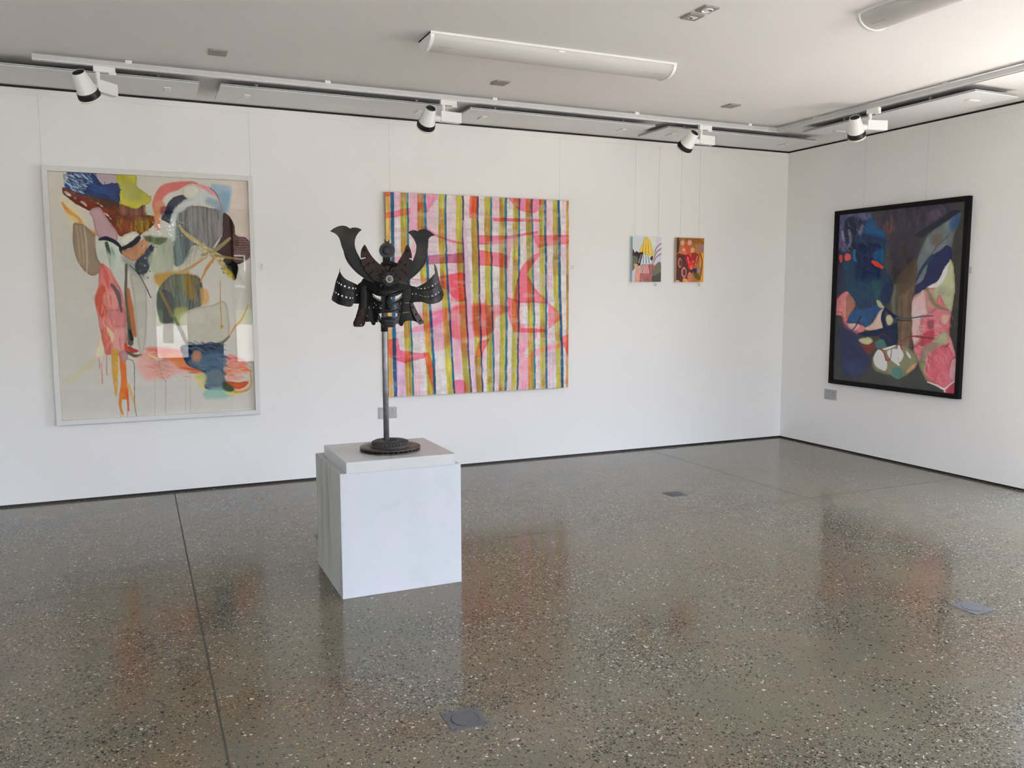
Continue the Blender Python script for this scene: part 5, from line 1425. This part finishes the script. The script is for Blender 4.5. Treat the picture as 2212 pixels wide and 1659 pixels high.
# perforated side wings, curling like cut cans
def wing(O, holes, dyf, beads, name='side_wing'):
    pl_ = lambda x, y, s: S(x, y, dyf(x)+s*.0025)
    ob = sheet(MB(), O, holes, pl_, 0, grid=3.2).build(name, M['gun'], sculp)
    for b in beads:
        MB().tube([pl_(x, y, -.4) for x, y in spline(b, False, 6)], .0022, 8).build('pressed_bead', M['gun_worn'], ob)
    return ob
lo = [tuple(q) for q in spline(K4([(650, 145), (640, 250), (648, 335), (770, 520), (930, 640), (1150, 740), (1330, 838), (1480, 930)])+K7([(560, 250), (560, 600), (465, 664), (245, 662), (225, 722), (140, 786), (0, 782), (-160, 745), (-330, 700)])+K4([(480, 1560), (300, 1430), (340, 1230), (390, 1050), (430, 850), (470, 690), (540, 500), (600, 330), (625, 210)]), True, 2)]
hol = [circ(*K4([q[:2]])[0], q[2]*kk, q[3]*kk, 12, .25) for q in ((530, 715, 12, 28), (595, 768, 17, 34), (683, 828, 25, 38), (827, 890, 38, 38), (998, 943, 38, 36), (1152, 970, 30, 36), (1260, 975, 18, 32), (415, 1100, 10, 24), (478, 1152, 18, 32), (570, 1213, 25, 36), (718, 1275, 37, 35), (884, 1330, 37, 34), (1040, 1358, 28, 34), (1148, 1360, 18, 30), (1303, 1235, 18, 28))]
def dl(x):
    t = np.clip((x-K4([(900, 0)])[0][0])/33.0, -1, 1); return -.075+.075*t*t*t*t*.6+.05*t*t
wing(lo, hol, dl, [K4([(700, 960), (880, 1020), (1050, 1075), (1225, 1082)]), K4([(520, 1310), (740, 1388), (900, 1442), (1095, 1466)])])
ro = [tuple(q) for q in spline(K6([(1240, 165), (1255, 300), (1258, 420), (1278, 555), (1215, 622), (1080, 780), (960, 880), (800, 990), (640, 1070), (540, 1108), (350, 1060), (210, 1180), (200, 1400), (330, 1720), (443, 1716), (743, 1698), (903, 1748), (1063, 1788), (1263, 1768), (1453, 1706), (1560, 1612), (1632, 1430), (1595, 1270), (1540, 1130), (1490, 950), (1440, 770), (1390, 500), (1320, 270)]), True, 2)]
hor = [circ(*K6([q[:2]])[0], q[2]*kk, q[3]*kk, 12, q[4]) for q in ((620, 1155, 30, 14, .6), (735, 1170, 34, 20, .6), (878, 1160, 34, 28, .5), (1030, 1118, 34, 30, 0), (1185, 1057, 34, 32, 0), (1312, 977, 24, 34, .2), (1395, 895, 10, 24, .2), (380, 1385, 34, 34, 0), (525, 1372, 28, 22, .9), (695, 1435, 22, 12, .6), (790, 1468, 26, 14, .6), (892, 1490, 30, 18, .5), (1020, 1492, 34, 22, .3), (1172, 1460, 36, 30, 0), (1320, 1400, 30, 36, .3), (1433, 1318, 20, 34, .2), (1505, 1230, 10, 24, .2))]
def dr(x):
    t = np.clip((x-K6([(1000, 0)])[0][0])/36.0, -1, 1); return -.06+.07*t*t*(1 if t > 0 else .4)
wing(ro, hor, dr, [K6([(720, 1250), (880, 1262), (1100, 1200), (1280, 1110), (1395, 1010)]), K6([(1080, 1588), (1200, 1555), (1350, 1480), (1530, 1350)])])

# face mask: one pierced plate wrapped round the pole
R8 = lambda pts: [(x+1475, y) for x, y in pts]
mo = K7([(840, 90), (860, 500), (872, 790), (935, 1000), (1080, 1180), (1200, 1330), (1330, 1445), (1420, 1490), (1880, 1490)]+R8([(470, 1480), (560, 1460), (690, 1050), (760, 700), (830, 320), (830, 60)])+[(1900, 60), (1400, 60)])
holes = [K7([(1012, 252), (1090, 300), (1180, 342), (1290, 368), (1408, 382), (1408, 512), (1290, 490), (1180, 440), (1100, 376)]),
         K7(R8([(258, 410), (420, 376), (600, 300), (718, 240), (662, 358), (560, 450), (430, 515), (340, 528), (285, 490)])),
         K7([(1386, 690), (1412, 765), (1332, 775)]), K7([(1288, 822), (1408, 820), (1412, 888), (1312, 855)]),
         K7(R8([(432, 702), (470, 800), (362, 802)])), K7(R8([(372, 868), (492, 830), (480, 856), (384, 904)])),
         K7([(1258, 1072), (1340, 1040), (1415, 1012), (1560, 1030), (1700, 1026), (1880, 1008), (2000, 1062), (1992, 1160), (1888, 1222), (1760, 1165), (1600, 1160), (1425, 1222), (1332, 1200)]),
         circ(*K7([(932, 1022)])[0], 30*kk, 30*kk, 12), circ(*K7([(897, 895)])[0], 16*kk, 24*kk, 10)]
for q in ((1010, 308), (1040, 362), (1078, 407), (1120, 444), (1170, 480), (1222, 510), (1278, 533), (1335, 548), (1395, 560)): holes.append(circ(*K7([q])[0], 17*kk, 17*kk, 8))
for q in ((320, 565), (378, 562), (435, 552), (492, 534), (545, 508), (590, 474), (635, 440), (668, 408), (697, 360)): holes.append(circ(*K7(R8([q]))[0], 15*kk, 15*kk, 8))
for q in ((1090, 640), (1150, 718), (1050, 820)): holes.append(circ(*K7([q])[0], 18*kk, 12*kk, 8, .6))
fx = K7([(1600, 0)])[0][0]
def mask_dy(x, y):
    t = (x-fx)/38.0; return -.075+.075*min(t*t, 1.2)
mk = sheet(MB(), mo, holes, lambda x, y, s: S(x, y, mask_dy(x, y)+s*.003), 0, grid=3.5).build('face_mask', M['gun'], sculp)
def mtube(pts, r, name, m='gun', par=None, dy=-.006):
    P = spline(pts, False, 6)
    return MB().tube([S(x, y, mask_dy(x, y)+dy) for x, y in P], r, 10).build(name, M[m], par or mk)
mtube(K5([(455, 1255), (700, 1372), (900, 1412), (1060, 1425), (1300, 1402), (1560, 1305), (1700, 1225)]), [.0035]+[.0058]*12+[.0066]*12+[.0058]*11+[.0035], 'brow_bar', 'gun_worn', sculp, -.012)
mtube(K7([(1180, 960), (1235, 885), (1290, 868), (1420, 938), (1600, 988), (1800, 976), (1960, 922), (2040, 888), (2085, 925), (2112, 1005)]), .0022, 'moustache_bar', 'gun_worn')
mtube(K7([(1075, 1072), (1180, 1066), (1255, 1040), (1310, 1000)]), .0020, 'lip_wire', 'gun_worn')
mtube(K7([(955, 670), (975, 870), (1040, 1060), (1150, 1230), (1250, 1350)]), .0022, 'jaw_wire', 'gun_worn')
mtube(K8([(800, 200), (770, 500), (740, 800), (690, 1020)]), .0020, 'jaw_wire', 'gun_worn')
mtube(K7([(905, 270), (960, 420), (1040, 500), (1130, 560), (1260, 620), (1390, 660)]), .0026, 'cheek_ridge', 'gun_worn')
mtube(K8([(380, 640), (500, 610), (600, 560), (690, 480), (740, 380)]), .0026, 'cheek_ridge', 'gun_worn')
for q in (K7([(1230, 1180), (1275, 1250)]), K7([(1225, 1290), (1265, 1345)]), K8([(440, 1290), (500, 1270), (540, 1215)]), K8([(640, 690), (690, 610)]), K7([(1310, 1200), (1335, 1310)])):
    mtube(q, .0022, 'tooth_link', 'washer')
# nose: tapered ridge
V = []; F = []; nn = 14
prof = [(290, 34, .012), (330, 46, .02), (420, 48, .022), (520, 58, .026), (640, 76, .030), (760, 100, .036), (840, 108, .040), (880, 88, .034), (905, 50, .018)]
for (yy, hw, dp) in prof:
    x0, y0 = K7([(1650, yy)])[0]
    for i in range(nn):
        a = 2*pi*i/nn; xx = x0+hw*kk*cos(a)
        V.append(S(xx, y0, mask_dy(x0, y0)-.004-dp*max(0, sin(a))))
for j in range(len(prof)-1):
    for i in range(nn): F.append((j*nn+i, j*nn+(i+1) % nn, (j+1)*nn+(i+1) % nn, (j+1)*nn+i))
F += [tuple(range(nn)), tuple((len(prof)-1)*nn+i for i in range(nn))[::-1]]
nose = MB().add(V, F, True).build('nose', M['gun'], mk)
for q in (-34, 34):
    mtube(K7([(1650+q*.6, 440), (1650+q, 560), (1650+q*1.3, 690)]), [.0012]+[.0034]*11+[.0012], 'nose_flute', 'gun_worn', nose, -.030)
mtube(K7([(1645, 300), (1680, 300)]), .0055, 'nose_bolt', 'gun_worn', None, -.034)
# chin cup
cc = S(*K7([(1640, 1600)])[0], -.075); rc = .0365
MB().lathe([(0, 0), (.027, 0), (.030, .003), (.030, .009), (.0345, .012), (.0345, .016), (.032, .018), (.032, .021), (.0355, .024), (.0355, .034), (.033, .038), (.026, .044), (.015, .048), (0, .049)], (0, 0, 1), cc, 40).build('chin_cup', M['graphite'], sculp)
MB().cyl((PX, pb[1], S(834, 716, 0)[2]), (PX, pb[1], S(834, 690, 0)[2]), .0185, n=28).build('pole_collar', M['gun'], sculp)

# neck guard lames
def lame(O, name, m, dy0, bend, holes=(), par=None, th=.003):
    O = [tuple(q) for q in spline(O, True, 3)]; xs = [q[0] for q in O]; cx = (min(xs)+max(xs))/2; hw = (max(xs)-min(xs))/2
    return sheet(MB(), O, list(holes), lambda x, y, s: S(x, y, dy0+bend*((x-cx)/hw)**2+s*th), 0, grid=4).build(name, M[m], par or sculp)
G = lame(K7([(500, -20), (478, 360), (468, 660), (440, 880), (560, 905), (720, 870), (850, 860), (880, 560), (930, 300), (940, -20)]), 'neck_guard', 'gun', -.035, .02)
lame(K7([(432, 880), (385, 1040), (345, 1165), (430, 1185), (600, 1180), (760, 1150), (840, 1050), (862, 820), (700, 850), (560, 885)]), 'lame', 'rust', -.040, .02, par=G)
lame(K7([(352, 1172), (285, 1310), (240, 1410), (250, 1450), (400, 1465), (600, 1440), (710, 1400), (790, 1120), (600, 1160), (440, 1178)]), 'lame', 'rust', -.045, .02, par=G)
lame(K7([(243, 1448), (255, 1550), (290, 1580), (430, 1588), (570, 1586), (650, 1560), (690, 1500), (722, 1400), (600, 1420), (400, 1448)]), 'lame', 'rust', -.048, .02, par=G)
dome(G, 'rivet', K7([(560, 1505)])[0], .005, -.05, 'washer'); dome(G, 'rivet', K7([(627, 215)])[0], .0045, -.036, 'gun_worn')
cg = lame(K7([(860, 860), (830, 1050), (775, 1220), (730, 1385), (840, 1382), (930, 1390), (955, 1440), (985, 1485), (1040, 1498), (1092, 1490), (1125, 1430), (1150, 1400), (1230, 1400), (1150, 1250), (1040, 1080), (960, 900)]), 'cheek_guard', 'gun', -.028, .01)
w = S(*K7([(1050, 1440)])[0], -.034)
MB().tube([(w[0]+.008*cos(a), w[1], w[2]+.008*sin(a)) for a in [2*pi*i/20 for i in range(21)]], .0028, 8).build('ring_lug', M['gun_worn'], cg)
sl1 = K8([(735, 1022), (850, 1000), (1000, 985), (1004, 1000), (880, 1016), (742, 1046)]); sl2 = K8([(825, 628), (910, 624), (1000, 626), (1000, 638), (910, 640), (826, 640)]); 
cg2 = lame(K8([(740, 40), (860, 20), (1020, 30), (1110, 250), (1160, 600), (1130, 760), (1230, 1010), (1330, 1260), (1400, 1480), (1290, 1395), (1180, 1352), (1030, 1340), (900, 1352), (810, 1395), (770, 1450), (740, 1510), (690, 1540), (640, 1545), (600, 1500), (560, 1450), (560, 1250), (620, 1060), (700, 1000), (745, 700)]), 'neck_guard', 'gun', -.030, .012, [sl1, sl2])
w = S(*K8([(675, 1465)])[0], -.036)
MB().tube([(w[0]+.009*cos(a), w[1], w[2]+.009*sin(a)) for a in [2*pi*i/20 for i in range(21)]], .003, 8).build('ring_lug', M['gun_worn'], cg2)
lh = [K8([q])[0] for q in ((1135, 812), (1270, 1092), (1435, 1345))]
O = K8([(1040, 640), (1155, 630), (1180, 700), (1270, 880), (1360, 1058), (1380, 1068), (1490, 1235), (1592, 1400), (1582, 1440), (1500, 1478), (1405, 1510), (1345, 1440), (1200, 1180), (1080, 880)])
sl = sheet(MB(), O, [], lambda x, y, s: S(x, y, -.040+s*.004), 0).build('bolt_strap', M['lame'], cg2, .0006)
dome(cg2, 'rivet', K8([(1100, 560)])[0], .008, -.038, 'gun_worn')
for q in lh:
    dome(sl, 'bolt', q, .0072, -.040, 'gun', .3)

# ================================================================ render settings that belong to the scene
vs = SC.view_settings
SC.display_settings.display_device = 'sRGB'
vs.view_transform = 'Standard'; vs.look = 'None'; vs.gamma = 1.0; vs.use_curve_mapping = False
vs.exposure = EXPO
SC.cycles.use_denoising = True
SC.cycles.max_bounces = 12; SC.cycles.diffuse_bounces = 6; SC.cycles.glossy_bounces = 5
SC.cycles.transparent_max_bounces = 12; SC.cycles.sample_clamp_indirect = 8.0
SC.cycles.caustics_reflective = False; SC.cycles.caustics_refractive = False
